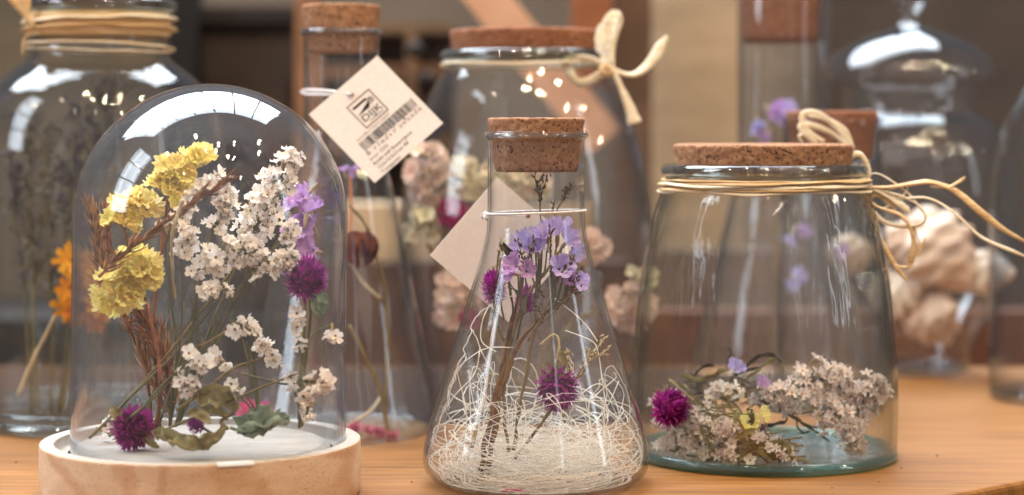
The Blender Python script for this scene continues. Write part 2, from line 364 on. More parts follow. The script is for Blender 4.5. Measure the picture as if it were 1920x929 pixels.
bgbox('tan_panel', 1222, -60, 1396, 480, 2.45, (186, 164, 138), 'tan panel behind the right front jar', 'panel')
bgbox('tan_panel', 930, 390, 1110, 500, 2.2, (176, 146, 114), 'small tan panel low behind the corked flask', 'panel')
bgbox('taupe_panel', 1398, -60, 1556, 480, 2.6, (150, 134, 118), 'grey brown panel behind the tall corked tube', 'panel')
bgbox('dark_curtain', 1552, -80, 2300, 600, 2.5, (74, 64, 60), 'dark brown curtain behind the lidded jar at far right', 'curtain')

# ------------------------------------------------------------------ glassware builders
def prof_px(pts, Y, n=5, cat_=True):
    q = cat(pts, n) if cat_ else pts
    return [(max(L(a, Y), 1e-5), H-(b-PYH)/F*Y) for a, b in q]
def shell(outer, t, bt, seg=128, c=(0, 0)):
    """outer: (r,z) from the bottom centre to the rim; gives a closed glass wall"""
    z0 = outer[0][1]
    inner = []
    for i, (r, z) in enumerate(outer):
        a = outer[max(i-1, 0)]; b = outer[min(i+1, len(outer)-1)]
        dx, dz = b[0]-a[0], b[1]-a[1]; l = math.hypot(dx, dz) or 1
        rr, zz = r-dz/l*t, z+dx/l*t
        inner.append((max(rr, 1e-5), max(zz, z0+bt)))
    inner[-1] = (outer[-1][0]-t*.9, outer[-1][1])
    mid = [(outer[-1][0]-t*.15, outer[-1][1]+t*.25), (outer[-1][0]-t*.7, outer[-1][1]+t*.25)]
    mb = MB(); mb.lathe(outer+mid+inner[::-1], seg, (c[0], c[1], 0)); return mb
def torus_ring(cx, cy, z, r, tr, seg=128, k=10, sz=1.0):
    return MB().lathe([(r+tr*math.cos(a*2*PI/k), z+tr*sz*math.sin(a*2*PI/k)) for a in range(k+1)], seg, (cx, cy, 0))
def cork(cx, cy, pts, seed, seg=176, amp=.00065):
    """pts (r,z) side profile top to bottom"""
    pr = [(1e-4, pts[0][1])]+[(pts[0][0]*k, pts[0][1]) for k in (.5, .93)]
    pr.append((pts[0][0]*.985, pts[0][1]-.0006))
    for a, b in zip(pts[:-1], pts[1:]):
        for k in range(1, 9):
            t = k/9; pr.append((a[0]+(b[0]-a[0])*t, a[1]+(b[1]-a[1])*t))
    pr += [(pts[-1][0]*.98, pts[-1][1]), (1e-4, pts[-1][1])]
    def wob(r, z, t):
        if r < .002: return 0
        return amp*(noise.noise((math.cos(t)*r*260+seed, math.sin(t)*r*260, z*330)) + .8*noise.noise((math.cos(t)*r*700+seed, math.sin(t)*r*700, z*800)))
    return MB().lathe(pr[::-1], seg, (cx, cy, 0), wob)
def zof(py, Y): return H-(py-PYH)/F*Y

# ================================================================== CLOCHE
YC = 1.176; cc = P(378, 925, YC); cx, cy = cc.x, cc.y
cl = thing('glass_cloche', 'clear glass dome on a round pale wooden base, full of yellow and white dried flowers', 'glass dome', (cx, cy, 0))
zt = .0315; rb = .0920; gr = .0835
pr = [(1e-4, 0), (rb-.002, 0), (rb-.0006, .0006), (rb, .002)]+[(rb, .002+(zt-.004)*k/6) for k in range(1, 7)]
pr += [(rb, zt-.0009), (rb-.0001, zt-.0005), (rb-.0004, zt-.0001), (rb-.0008, zt), (rb-.0018, zt), (gr+.0012, zt), (gr+.0005, zt), (gr+.0001, zt-.0004), (gr, zt-.0012), (gr, zt-.006), (gr-.0075, zt-.006)]
def wobw(r, z, t): return .00025*noise.noise((math.cos(t)*14, math.sin(t)*14, z*60)) if r > .05 else 0
bm_ = MB().lathe(pr, 160, (cx, cy, 0), wobw)
for i_, f_ in enumerate(bm_.f):
    if min(bm_.v[q_].z for q_ in f_) > zt-.0005 or (bm_.v[f_[0]]-Vector((cx, cy, bm_.v[f_[0]].z))).length < gr+.0012 and bm_.v[f_[0]].z > .01: bm_.m[i_] = 1
bs = bm_.part('wooden_base', [BASEWOOD, PLATE], cl)
MB().lathe([(1e-4, zt-.0020), (.0700, zt-.0020), (.0712, zt-.0028), (.0722, zt-.0044), (.0745, zt-.0050), (.0745, zt-.0075), (1e-4, zt-.0075)][::-1], 128, (cx, cy, 0),
           lambda r, z, t: .0006*noise.noise((math.cos(t)*5, math.sin(t)*5, 3)) if r > .05 else 0).part('whitewashed_plate', PLATE, bs)
# price sticker bent over the front lip of the base
st = MB(); vs = []; fs = []
for i in range(9):
    t = -PI/2 + (i-4)*.0275+.352
    for (r, z) in ((rb-.0068, zt+.0003), (rb-.0010, zt+.0004), (rb+.0003, zt-.0004), (rb+.0005, zt-.0014)):
        vs.append((cx+r*math.cos(t), cy+r*math.sin(t), z))
for i in range(8):
    for j in range(3): fs.append((i*4+j, i*4+j+1, i*4+5+j, i*4+4+j))
st.add(vs, fs).part('price_sticker', PAPERW, bs)
# glass
gcx = P(392, 0, YC).x; GR = .0790; ztop = zof(157, YC); zc = ztop-GR
op = [(GR, .0262)]+[(GR, .03+(zc-.03)*k/8) for k in range(9)]+[(max(GR*math.cos(a*PI/2/22), 1e-5), zc+GR*math.sin(a*PI/2/22)) for a in range(1, 23)]
ip = [(max(r-.0016, 1e-5) if r > .001 else 1e-5, z if z <= zc else zc+(z-zc)*(1-.0016/GR)) for r, z in op]
dm = MB(); loop = op[::-1]+[(GR-.0003, .0257), (GR-.0013, .0257)]+ip
for i in range(1): dm.lathe(loop, 160, (0, 0, 0))
dm.xform(Matrix.Translation((gcx, cy, 0)) @ Matrix.Translation((0, 0, .026)) @ Matrix.Rotation(math.radians(.55), 4, 'Y') @ Matrix.Translation((0, 0, -.026)))
dm.part('glass_dome', G_DOME, cl)

# ================================================================== FLOWER PIECES
def m_floret(seed, r=.0040, lobes=5, depth=.5, ruffle=.16, pet=None, eye=None, cut=.35, rings=5, N_=30, tube=True, arc=1.0, pointed=False):
    q = random.Random(seed); mb = MB(); vs = []; fs = []
    ph = q.uniform(0, 6); ph2 = q.uniform(0, 6); lr = [q.uniform(.82, 1.12) for _ in range(lobes)]
    cols = N_ if arc >= 1 else N_+1
    for i in range(rings+1):
        u = i/rings
        for j in range(cols):
            t = 2*PI*arc*j/N_; lo = (t*lobes/(2*PI)) % 1.0; li = int(t*lobes/(2*PI)) % lobes
            env = abs(math.sin(PI*lo))
            env = (1-cut*u*(1-(env**(1.6 if pointed else .5))))*(1+(lr[li]-1)*u)
            rr = r*(.10+.90*u)*env
            z = r*depth*(u**.7) + r*ruffle*u*u*(math.sin(t*lobes*2+ph)+.8*math.sin(t*13+ph2)) + r*.10*u*q.uniform(-1, 1)
            vs.append((rr*math.cos(t), rr*math.sin(t), z))
    for i in range(rings):
        for j in range(N_ if arc >= 1 else N_):
            j2 = (j+1) % cols if arc >= 1 else j+1
            fs.append((i*cols+j, i*cols+j2, (i+1)*cols+j2, (i+1)*cols+j))
    mb.add(vs, fs, 0)
    if eye: mb.lathe([(1e-5, r*.24), (r*.10, r*.20), (r*.15, r*.06), (r*.10, -.02*r)][::-1], 7, mi=1)
    if tube: mb.lathe([(1e-5, -r*1.15), (r*.10, -r*1.0), (r*.17, -r*.5), (r*.14, r*.02)], 7, mi=2)
    return mb.mesh('floret', [pet, eye or pet, STEMP])
WF = [m_floret(i, .0041, 5, .55, .15, WHITE, EYE) for i in range(5)]
PF = [m_floret(20+i, .0040, 5, .45, .12, PINKW, EYEY, pointed=True, cut=.6) for i in range(5)]
YF = [m_floret(40+i, .0076, 5, .8, .16, YELLOW, None, cut=.12, N_=48, rings=6) for i in range(4)]
LF = [m_floret(60+i, .0095, 5, .85, .10, LILAC, None, cut=.25, N_=40, rings=6) for i in range(3)]
MF = [m_floret(70+i, .0085, 5, .8, .12, MAUVE, None, cut=.25, N_=36, rings=6) for i in range(2)]
GF = [m_floret(80+i, .010, 8, .5, .12, GOLD, None, cut=.5, N_=48, rings=5) for i in range(2)]
BF = [m_floret(90+i, .0062, 5, .9, .25, PEACH, None, cut=.2, N_=30) for i in range(3)]
BC = [m_floret(95+i, .0062, 5, .9, .25, CREAMB, None, cut=.2, N_=30) for i in range(3)]

def blade(mb, p, d, l, w, side=None, curl=0.0, mi=0):
    d = Vector(d).normalized(); s = (side or d.orthogonal()).normalized(); s = (s-d*s.dot(d)).normalized(); n = d.cross(s)
    a = p; b = p+d*l*.5+n*curl*l*.5; c = p+d*l+n*curl*l*1.6
    mb.add([a-s*w*.35, a+s*w*.35, b+s*w*.5+n*w*.1, b-s*w*.5+n*w*.1, c, (a+b)/2-n*w*.25], [(0, 5, 3), (5, 1, 2), (5, 2, 3), (3, 2, 4), (0, 1, 5)], mi)
def amaranth(centre, r, axis, n, mat, name='flower_head', parent=None, sq=1.0, seed=1):
    n = int(n*1.35)
    """globe of overlapping pointed bracts"""
    q = random.Random(seed); mb = MB(); ax = Vector(axis).normalized(); Q = ax.to_track_quat('Z', 'Y')
    mb2 = MB().lathe([(max(r*.5*math.sin(a*PI/10), 1e-5), -r*.5*math.cos(a*PI/10)*sq) for a in range(11)], 18)
    mb.merge(mb2)
    for i in range(n):
        z = 1-1.86*(i+.5)/n; t = i*2.39996; s = math.sqrt(max(0, 1-z*z)); dr = Vector((s*math.cos(t), s*math.sin(t), z))
        dr = (dr+Vector((0, 0, .45))+Vector((q.uniform(-.2, .2), q.uniform(-.2, .2), q.uniform(-.2, .2)))).normalized()
        p = Vector((s*math.cos(t), s*math.sin(t), z*sq))*r*q.uniform(.45, .62)
        blade(mb, p, dr, r*q.uniform(.38, .62), r*q.uniform(.12, .2), Vector((-math.sin(t), math.cos(t), 0)), q.uniform(-.15, .25))
    mb.xform(Matrix.Translation(centre) @ Q.to_matrix().to_4x4())
    return mb.part(name, mat, parent)
def leaf_mb(pts, wid, seed, curl=.5, wr=.0025, nx=9):
    """a dried leaf along a path of points, crumpled"""
    q = random.Random(seed); sp = cat([tuple(p) for p in pts], 7); n = len(sp); vs = []; fs = []
    a0 = q.uniform(0, 6)
    for i, p in enumerate(sp):
        p = Vector(p); d = (Vector(sp[min(i+1, n-1)])-Vector(sp[max(i-1, 0)])).normalized()
        s = d.cross(Vector((math.cos(a0)*.3, -1, math.sin(a0)*.5+.4))).normalized(); nn = s.cross(d)
        u = i/(n-1); ww = wid*(math.sin(PI*min(1, u*.93+.05))**.7)
        for j in range(nx):
            v = (j/(nx-1)-.5)*2; fold = math.sin(v*7+u*5+a0)*.35+math.sin(u*14+v*3+a0)*.3
            pp = p+s*v*ww*math.cos(curl*v)+nn*(abs(v)**1.5*ww*curl)
            k = pp*230
            vs.append(pp+nn*wr*(1.3*noise.noise(k)+fold*.6)+s*wr*.6*noise.noise(k+Vector((9, 3, 1)))+nn*wr*.7*noise.noise(k*2.3))
    for i in range(n-1):
        for j in range(nx-1): fs.append((i*nx+j, i*nx+j+1, (i+1)*nx+j+1, (i+1)*nx+j))
    return MB().add(vs, fs)
def stem_mb(pts, r0, r1, k=6, jit=.0006, n=6):
    sp = cat([tuple(p) for p in pts], n); m = len(sp)
    sp = [Vector(p)+Vector((noise.noise(Vector(p)*90), noise.noise(Vector(p)*90+Vector((5, 0, 0))), 0))*jit for p in sp]
    return MB().tube(sp, lambda u: (r0+(r1-r0)*u)*(1+.18*math.sin(u*37)), k)
def px(path, Y0, dY=None):
    """path of (px,py[,dY]) to points"""
    return [P(a[0], a[1], Y0+(a[2] if len(a) > 2 else 0)) for a in path]

def spray(name, label, ct, base, clusters, meshes, stemmat=STEMG, group=None, rs=.0008, lean=.8, sub='floret', fsc=(.7, 1.35), Y0=YC, dens=1.2):
    """clusters: list of (path[(px,py,dY)], width_px, count, root) ; every floret is its own part"""
    b = P(base[0], base[1], Y0+base[2]); th = thing(name, label, ct, b, group)
    sm = MB()
    for path, wpx, cnt, root in clusters:
        pts = [P(a[0], a[1], Y0+a[2]) for a in path]
        full = [b]+[P(a[0], a[1], Y0+a[2]) for a in root]+pts
        sm.merge(stem_mb(full, rs, rs*.45))
        sp = [Vector(p) for p in cat([tuple(p) for p in pts], 8)]
        W = L(wpx, Y0)
        for k in range(int(cnt*dens)):
            u = (k+R.random()*.9)/cnt/dens; i = min(int(u*(len(sp)-1)), len(sp)-2); c = sp[i].lerp(sp[i+1], R.random())
            ax = (sp[min(i+2, len(sp)-1)]-sp[max(i-2, 0)]).normalized()
            off = rv().normalized()*W*1.12*(R.random()**.5)*(1-.35*u); off.y *= .7
            p = c+off; d = (off.normalized()*1.0+ax*lean+Vector((0, -.55, .1))+rv(.22)).normalized()
            me = R.choice(meshes); s = R.uniform(*fsc)
            put(me, sub, th, p, d, s)
            if off.length > .002: sm.tube([c-ax*.004, c+off*.35, p-d*.004*s], rs*.35, 4)
    sm.part('stem', stemmat, th); return th

# ---- white statice in the dome
g1 = 'white papery statice sprays inside the glass dome'
spray('statice_spray', 'tall white statice plume rising to the upper right of the glass dome', 'dried flower', (330, 790, .01),
      [([(470, 445, .0), (500, 390, -.01), (525, 335, -.01), (548, 292, 0)], 32, 62, [(385, 640, 0), (430, 530, 0)]),
       ([(452, 425, .01), (480, 380, .01), (500, 320, .01)], 20, 18, [(390, 640, 0), (430, 520, .01)])], WF, group=g1)
spray('statice_spray', 'dense white statice in the middle of the glass dome, left of the purple globe flower', 'dried flower', (335, 795, -.01),
      [([(372, 505, -.02), (420, 478, -.03), (470, 465, -.03)], 34, 42, [(370, 650, -.01), (368, 560, -.02)]),
       ([(480, 500, -.03), (520, 488, -.03), (560, 480, -.025)], 20, 26, [(400, 640, -.02), (440, 555, -.03)]),
       ([(372, 560, -.03), (400, 545, -.035), (425, 545, -.03)], 13, 10, [(350, 700, -.02)]),
       ([(530, 440, -.02), (555, 425, -.02)], 15, 9, [(430, 600, -.02), (490, 500, -.02)])], WF, group=g1)
spray('statice_spray', 'white statice between the upper yellow flower and the tall white plume', 'dried flower', (318, 800, 0),
      [([(318, 440, -.02), (345, 400, -.015), (375, 360, -.01), (400, 330, -.01)], 20, 26, [(330, 650, -.01), (318, 540, -.02)]),
       ([(400, 430, -.01), (418, 390, -.015), (430, 345, -.01)], 20, 24, [(350, 650, -.01), (375, 520, -.01)]),
       ([(340, 470, -.01), (360, 440, -.01)], 20, 12, [(340, 600, -.01)])], WF, group=g1)
spray('statice_spray', 'low white statice sprig drooping down the right half of the dome, above the sage leaf', 'dried flower', (488, 792, -.03),
      [([(440, 605, -.035), (470, 622, -.035), (495, 650, -.035), (520, 682, -.035)], 12, 20, [(470, 700, -.035), (455, 640, -.035)]),
       ([(430, 720, -.04), (455, 728, -.04)], 8, 4, [(465, 760, -.035)]),
       ([(395, 668, -.03), (425, 680, -.03)], 8, 5, [(460, 740, -.03)])], WF, group=g1, rs=.0007)
spray('statice_spray', 'sparse white statice sprig by the right wall of the dome on upright stem', 'dried flower', (561, 803, -.045),
      [([(556, 590, -.04), (562, 620, -.04), (560, 645, -.04)], 9, 7, [(565, 700, -.04)]),
       ([(620, 615, -.03), (628, 640, -.03)], 8, 4, [(562, 690, -.04), (590, 625, -.035)]),
       ([(545, 708, -.045), (575, 715, -.05), (600, 715, -.05), (612, 725, -.05)], 13, 13, [(560, 760, -.045)]),
       ([(568, 742, -.05), (578, 765, -.05), (572, 782, -.05)], 9, 7, [(560, 775, -.045)])], WF, group=g1, rs=.0009)
spray('statice_spray', 'short white statice sprig low in the left half of the dome, above curled leaf', 'dried flower', (205, 818, -.03),
      [([(330, 700, -.05), (345, 722, -.05), (372, 725, -.05)], 13, 14, [(260, 770, -.04)]),
       ([(360, 672, -.05), (385, 690, -.05)], 11, 7, [(290, 745, -.045)])], WF, group=g1, rs=.0009)
spray('statice_spray', 'tiny white statice bits lying at the left edge of the dome plate', 'dried flower', (205, 815, .0),
      [([(190, 805, .0), (215, 790, .0)], 10, 6, [(200, 812, 0)])], WF, group=g1, rs=.0005)

def yellow(label, base, centres, root, Yo, group):
    b = P(base[0], base[1], YC+Yo); th = thing('yellow_statice', label, 'dried flower', b, group); sm = MB()
    for (x, y, rx, ry, cnt) in centres:
        c = P(x, y, YC+Yo)
        sm.merge(stem_mb([b]+[P(a, q, YC+Yo) for a, q in root]+[c], .0010, .0007))
        for k in range(cnt):
            t = R.uniform(0, 2*PI); rr = math.sqrt((k+.5)/cnt)
            ox, oz = rr*math.cos(t)*L(rx, YC), rr*math.sin(t)*L(ry, YC)
            oy = -math.sqrt(max(0, 1-rr*rr))*L(min(rx, ry), YC)*.8
            p = c+Vector((ox, oy, oz)); d = (Vector((ox, oy*.9-.002, oz+.004)).normalized()+rv(.2)).normalized()
            put(R.choice(YF), 'floret', th, p, d, R.uniform(.62, 1.0))
            sm.tube([c+Vector((0, .003, -.004)), p-d*.006], .0006, 4)
    sm.part('stem', GRASS, th)
g2 = 'pale yellow statice heads inside the glass dome'
yellow('pale yellow statice head at the top of the dome, above the brown grass plume', (300, 800), [(338, 318, 26, 26, 15), (370, 288, 12, 13, 5), (318, 352, 26, 22, 12)], [(290, 620), (300, 480)], .0, g2)
yellow('pale yellow statice head at the upper left of the dome, behind the brown grass plume', (285, 800), [(228, 408, 22, 20, 10), (268, 382, 20, 16, 8)], [(270, 640), (250, 500)], .005, g2)
yellow('pale yellow statice head low on the left of the dome, below the grass plume', (295, 805), [(226, 540, 36, 28, 20), (262, 504, 34, 24, 18)], [(300, 700), (280, 600)], -.03, g2)

def grass_plume(label, path, Yo, cnt, ln, spread, lw=2.6, root=None):
    pts = [P(a, b, YC+Yo) for a, b in path]; th = thing('grass_plume', label, 'dried grass', pts[0], 'brown dried grass plumes inside the glass dome')
    sp = [Vector(p) for p in cat([tuple(p) for p in pts], 8)]
    MB().tube(sp, lambda u: .0010*(1-.7*u), 5).part('stem', GRASS, th)
    mb = MB(); n = len(sp)
    cnt = int(cnt*1.7)
    for k in range(cnt):
        u = .06+.94*(k+R.random())/cnt; i = min(int(u*(n-1)), n-2); p = sp[i]; ax = (sp[min(i+1, n-1)]-sp[max(i-1, 0)]).normalized()
        d = (ax+rv(spread*1.4)).normalized(); l = L(ln, YC)*R.uniform(.6, 1.2)*(1-.3*u); lw_ = L(lw, YC)*R.uniform(.7, 1.3)
        c1 = p+d*l*.5; c2 = p+(d+ax*.35).normalized()*l
        mb.tube([p, c1, c2], [.0004, lw_, .0001], 4, .5)
    mb.part('spikelets', GRASS, th)
grass_plume('upright reddish brown grass plume against the left wall of the dome', [(305, 760), (235, 600), (195, 530), (178, 440), (170, 395)], .0, 95, 62, .22, 3.4)
grass_plume('brown grass plume slanting up to the right across the yellow flowers in the dome', [(185, 520), (235, 475), (300, 425), (370, 375), (425, 340)], -.045, 90, 46, .18, 3.0)
grass_plume('second brown grass plume fanning below the lower yellow flower in the dome', [(320, 800), (312, 700), (285, 630), (250, 580), (225, 560)], .0, 110, 70, .34, 3.0)
grass_plume('dark grass plume behind the yellow heads at the left of the dome', [(300, 700), (250, 560), (205, 470), (200, 400)], .025, 70, 56, .25, 3.2)

# bare stems crossing inside the dome
bst = thing('stem_bundle', 'bundle of thin bare green stems leaning up right inside the glass dome', 'dried stems', P(175, 818, YC))
for path in ([(168, 822, -.03), (260, 730, -.03), (340, 650, -.02), (410, 560, -.02)], [(176, 815, -.02), (270, 715, -.02), (350, 620, -.02), (440, 500, -.01)],
             [(300, 790, -.02), (352, 640, -.02), (380, 560, -.02)], [(330, 800, -.01), (360, 690, -.02), (470, 520, -.02), (540, 440, -.01)],
             [(330, 770, -.03), (380, 735, -.03), (440, 690, -.035), (500, 670, -.035)], [(275, 780, .02), (310, 640, .02), (325, 500, .01)],
             [(300, 810, -.04), (370, 780, -.045), (470, 735, -.05), (560, 700, -.05)], [(290, 800, 0), (310, 700, 0), (325, 600, 0)],
             [(345, 660, -.02), (395, 640, -.03), (440, 610, -.03)], [(452, 700, -.035), (530, 720, -.045), (560, 715, -.05)]):
    stem_mb([P(a, b, YC+c) for a, b, c in path], .00085, .0006).part('stem', R.choice([STEMG, STEM]), bst)
stem_mb([P(328, 560, YC-.03), P(322, 450, YC-.05), P(334, 400, YC-.05), P(343, 375, YC-.05)], .0008, .0014).thing('bare_stem', STEMP, 'pale straw stem with a rounded tip, upright beside the yellow flower in the dome', 'dried stem')

# globe amaranths in the dome
g3 = 'purple globe flowers inside the glass dome'
def globe(label, c, r, axis, n, stem, Yo, mat=MAG, grp=g3, leaves=(), seed=1, Yb=YC, smat=STEMG, sq=1.0, lm=LEAF, lw=12):
    cw = P(c[0], c[1], Yb+Yo); th = thing('globe_flower', label, 'dried flower', P(stem[0][0], stem[0][1], Yb+Yo), grp)
    amaranth(cw, L(r, Yb), axis, n, mat, parent=th, seed=seed, sq=sq)
    stem_mb([P(a[0], a[1], Yb+Yo+(a[2] if len(a) > 2 else 0)) for a in stem]+[cw], .0010, .0007).part('stem', smat, th)
    for k, pth in enumerate(leaves):
        leaf_mb([P(a, b, Yb+Yo-.004) for a, b in pth], L(lw, Yb), seed+k, .6, .002).part('leaf', lm, th)
globe('deep purple globe flower by the right dome wall, with a hanging grey green leaf', (574, 524), 43, (.1, -.35, .9), 260, [(566, 800, -.005), (572, 690), (582, 590)], -.025, leaves=([(575, 550), (592, 572), (600, 598)], [(600, 548), (606, 570), (603, 590)]), seed=3, lm=LEAFG)
globe('magenta globe flower lying at the left of the dome plate under a pointed leaf', (250, 803), 43, (.55, -.5, .35), 260, [(195, 800), (205, 790)], -.03, leaves=([(225, 780), (245, 800), (275, 820), (300, 838)], [(205, 768), (222, 775), (236, 790)]), seed=5)
globe('small magenta globe flower peeping out of the curled olive leaf on the plate', (368, 798), 17, (-.3, -.6, .4), 90, [(400, 815), (385, 806)], -.055, leaves=([(352, 782), (372, 780), (395, 795)],), seed=8)
lf = thing('dried_leaf', 'curled olive brown leaf lying across the front of the dome plate', 'dried leaf', P(380, 840, YC-.06), 'dried leaves on the dome plate')
leaf_mb([P(290, 812, YC-.05), P(330, 832, YC-.06), P(380, 838, YC-.062), P(425, 800, YC-.055)], L(21, YC), 3, .9, .004, 11).part('blade', LEAF, lf)
leaf_mb([P(350, 836, YC-.058), P(385, 825, YC-.06), P(418, 812, YC-.055)], L(17, YC), 14, -.8, .004, 9).part('blade', LEAF, lf)
stem_mb([P(300, 815, YC-.05), P(330, 822, YC-.055), P(380, 830, YC-.058)], .0010, .0008).part('stalk', LEAFD, lf)
lf = thing('dried_leaf', 'crumpled olive leaf standing above the curled leaf in the dome', 'dried leaf', P(405, 790, YC-.05), 'dried leaves on the dome plate')
leaf_mb([P(362, 752, YC-.05), P(395, 735, YC-.052), P(425, 745, YC-.05), P(445, 770, YC-.045)], L(25, YC), 6, .7, .004, 11).part('blade', LEAF, lf)
leaf_mb([P(375, 765, YC-.048), P(402, 772, YC-.05), P(428, 785, YC-.05)], L(14, YC), 16, .9, .003, 9).part('blade', LEAF, lf)
stem_mb([P(428, 805, YC-.052), P(415, 790, YC-.05), P(440, 775, YC-.05)], .0012, .0008).part('stalk', STEM, lf)
lf = thing('dried_leaf', 'crumpled sage green leaf on the plate near the right of the dome', 'dried leaf', P(490, 828, YC-.045), 'dried leaves on the dome plate')
leaf_mb([P(455, 805, YC-.045), P(478, 790, YC-.055), P(505, 788, YC-.055), P(540, 790, YC-.04)], L(27, YC), 9, .8, .0055, 13).part('blade', LEAFG, lf)
leaf_mb([P(460, 815, YC-.05), P(485, 812, YC-.055), P(512, 800, YC-.05)], L(18, YC), 12, 1.1, .004, 11).part('blade', LEAFG, lf)
stem_mb([P(432, 802, YC-.05), P(448, 808, YC-.05), P(465, 812, YC-.05)], .0011, .0009).part('stalk', LEAFG, lf)
stem_mb([P(484, 775, YC-.03), P(478, 700, YC-.03), P(462, 640, YC-.03)], .0012, .0007).thing('bare_stem', STEMG, 'thin green stem standing behind the sage leaf in the dome', 'dried stem')
lv = thing('lilac_statice', 'soft lilac statice at the back right of the dome, above the purple globe flower', 'dried flower', P(560, 780, YC+.05))
stem_mb([P(560, 780, YC+.05), P(572, 600, YC+.05), P(575, 400, YC+.05)], .0009, .0006).part('stem', STEMG, lv)
for (x, y) in ((580, 362), (560, 385), (575, 400), (588, 425), (562, 430), (545, 455), (578, 450), (588, 470), (550, 412), (570, 372), (590, 395)):
    put(R.choice(MF), 'floret', lv, P(x, y, YC+.045+R.uniform(-.01, .01)), rv().normalized()+Vector((0, -.8, .3)), R.uniform(.7, 1.1))

# ================================================================== FLASK
YF_ = 1.210; fx = P(1005, 0, YF_).x; fy = YF_
fl = thing('conical_flask', 'clear conical glass flask with a cork, white fibre nest and lilac flowers, front centre', 'flask', (fx, fy, 0))
pp = [(1e-4, 900.5), (120, 901), (168, 900.5), (192, 893), (207, 878), (212, 858), (211, 840), (203, 800), (188, 750), (172, 700), (156.5, 650), (141, 600), (128, 558), (113, 508), (102, 470), (95, 440), (92, 415), (91, 385), (91, 340), (91, 290), (91, 262), (93, 257)]
z900 = zof(901, YF_)
FP = [(r, max(z-z900+.0004, .0004)) for r, z in prof_px(pp, YF_, 4)]
FP = FP+[(L(96, YF_), zof(253, YF_)), (L(97, YF_), zof(250, YF_)), (L(96, YF_), zof(247.5, YF_))]
shell(FP, .0013, .0022, 144, (fx, fy)).part('glass_body', G_FLASK, fl)
cork(fx, fy, [(L(91, YF_), zof(221, YF_)), (L(87, YF_), zof(258, YF_)), (L(76, YF_), zof(322, YF_))], 3).part('cork_stopper', CORK, fl)
torus_ring(fx, fy, zof(254, YF_), L(94.5, YF_), .0013, 144, 10, 1.1).part('glass_rim', G_LIP, fl)
def f_r(z):
    for a, b in zip(FP[:-1], FP[1:]):
        if a[0] > .04 or a[1] > .01:
            if a[1] <= z <= b[1]: return a[0]+(b[0]-a[0])*(z-a[1])/max(b[1]-a[1], 1e-9)
    return .06
def clampf(p, m=.003):
    z = max(p.z, .0035); r = math.hypot(p.x-fx, p.y-fy); mx = max(f_r(max(z, .006))-m-(max(0, .012-z)*.6), .005)
    k = min(1, mx/r) if r > 1e-6 else 1
    return Vector((fx+(p.x-fx)*k, fy+(p.y-fy)*k, z))
# fibre nest
mb = MB()
for i in range(320):
    t0 = R.uniform(0, 2*PI); turn = R.uniform(1.4, 4.2)*R.choice((-1, 1)); n = 22; r0 = R.uniform(.018, .062)**1; r1 = r0+R.gauss(0, .009)
    hz = abs(R.gauss(0, .013))+.004; tilt = R.gauss(0, .32); ta = R.uniform(0, 6.28); cxo, cyo = R.gauss(0, .009), R.gauss(0, .009)
    s1, s2 = R.uniform(0, 99), R.uniform(0, 99); pts = []
    hz = min(hz, .044)
    for k in range(n):
        u = k/(n-1); t = t0+turn*u; rr = r0+(r1-r0)*u+.008*noise.noise((u*3.2, s1, 0))+.002*noise.noise((u*12, s1, 5))
        z = hz+rr*tilt*math.cos(t-ta)+.010*noise.noise((u*2.6, s2, 4))
        pts.append(clampf(Vector((fx+cxo+rr*math.cos(t), fy+cyo+rr*math.sin(t), z)), .0025+.002*R.random()))
    mb.tube(pts, R.choice((.00022, .0003, .0004)), 4, .55)
for i in range(34):                      # loose strands climbing the wall
    t0 = R.uniform(0, 2*PI); s1 = R.uniform(0, 99); top = R.uniform(.045, .078); n = 20; pts = []; sw = R.uniform(-1.4, 1.4); r0 = R.uniform(.02, .055); lp = R.uniform(.55, 1)
    for k in range(n):
        u = k/(n-1); t = t0+sw*u+.5*noise.noise((u*2, s1, 7)); z = .018+(top-.018)*math.sin(PI*u*lp)
        rr = r0+.013*noise.noise((u*2.6, s1, 1))
        pts.append(clampf(Vector((fx+rr*math.cos(t), fy+rr*math.sin(t), z)), .0025))
    mb.tube(pts, .0003, 4, .6)
for path in ([(960, 555), (900, 585), (863, 617), (890, 628), (903, 660), (928, 705)], [(865, 618), (860, 650), (830, 700), (812, 760), (808, 810)],
             [(962, 652), (905, 656), (850, 700), (842, 735), (880, 760)], [(1060, 620), (1110, 640), (1122, 665), (1130, 720), (1140, 790)],
             [(1165, 700), (1130, 730), (1100, 750), (1060, 745)], [(1160, 715), (1140, 760), (1110, 800)], [(925, 560), (905, 600), (903, 640), (930, 660)],
             [(1040, 560), (1090, 600), (1120, 640)], [(1075, 752), (1120, 720), (1150, 745), (1165, 790)], [(900, 650), (890, 700), (850, 745), (815, 800), (812, 835)]):
    sp = [clampf(P(a, b, YF_-.02+.010*noise.noise((a*.05, b*.05, 0)))) for a, b in cat(path, 6)]
    mb.tube(sp, .00038, 5, .8)
mb.thing('fibre_nest', FIBRE, 'tangled nest of thin white fibres filling the bottom of the conical flask', 'fibre nest')
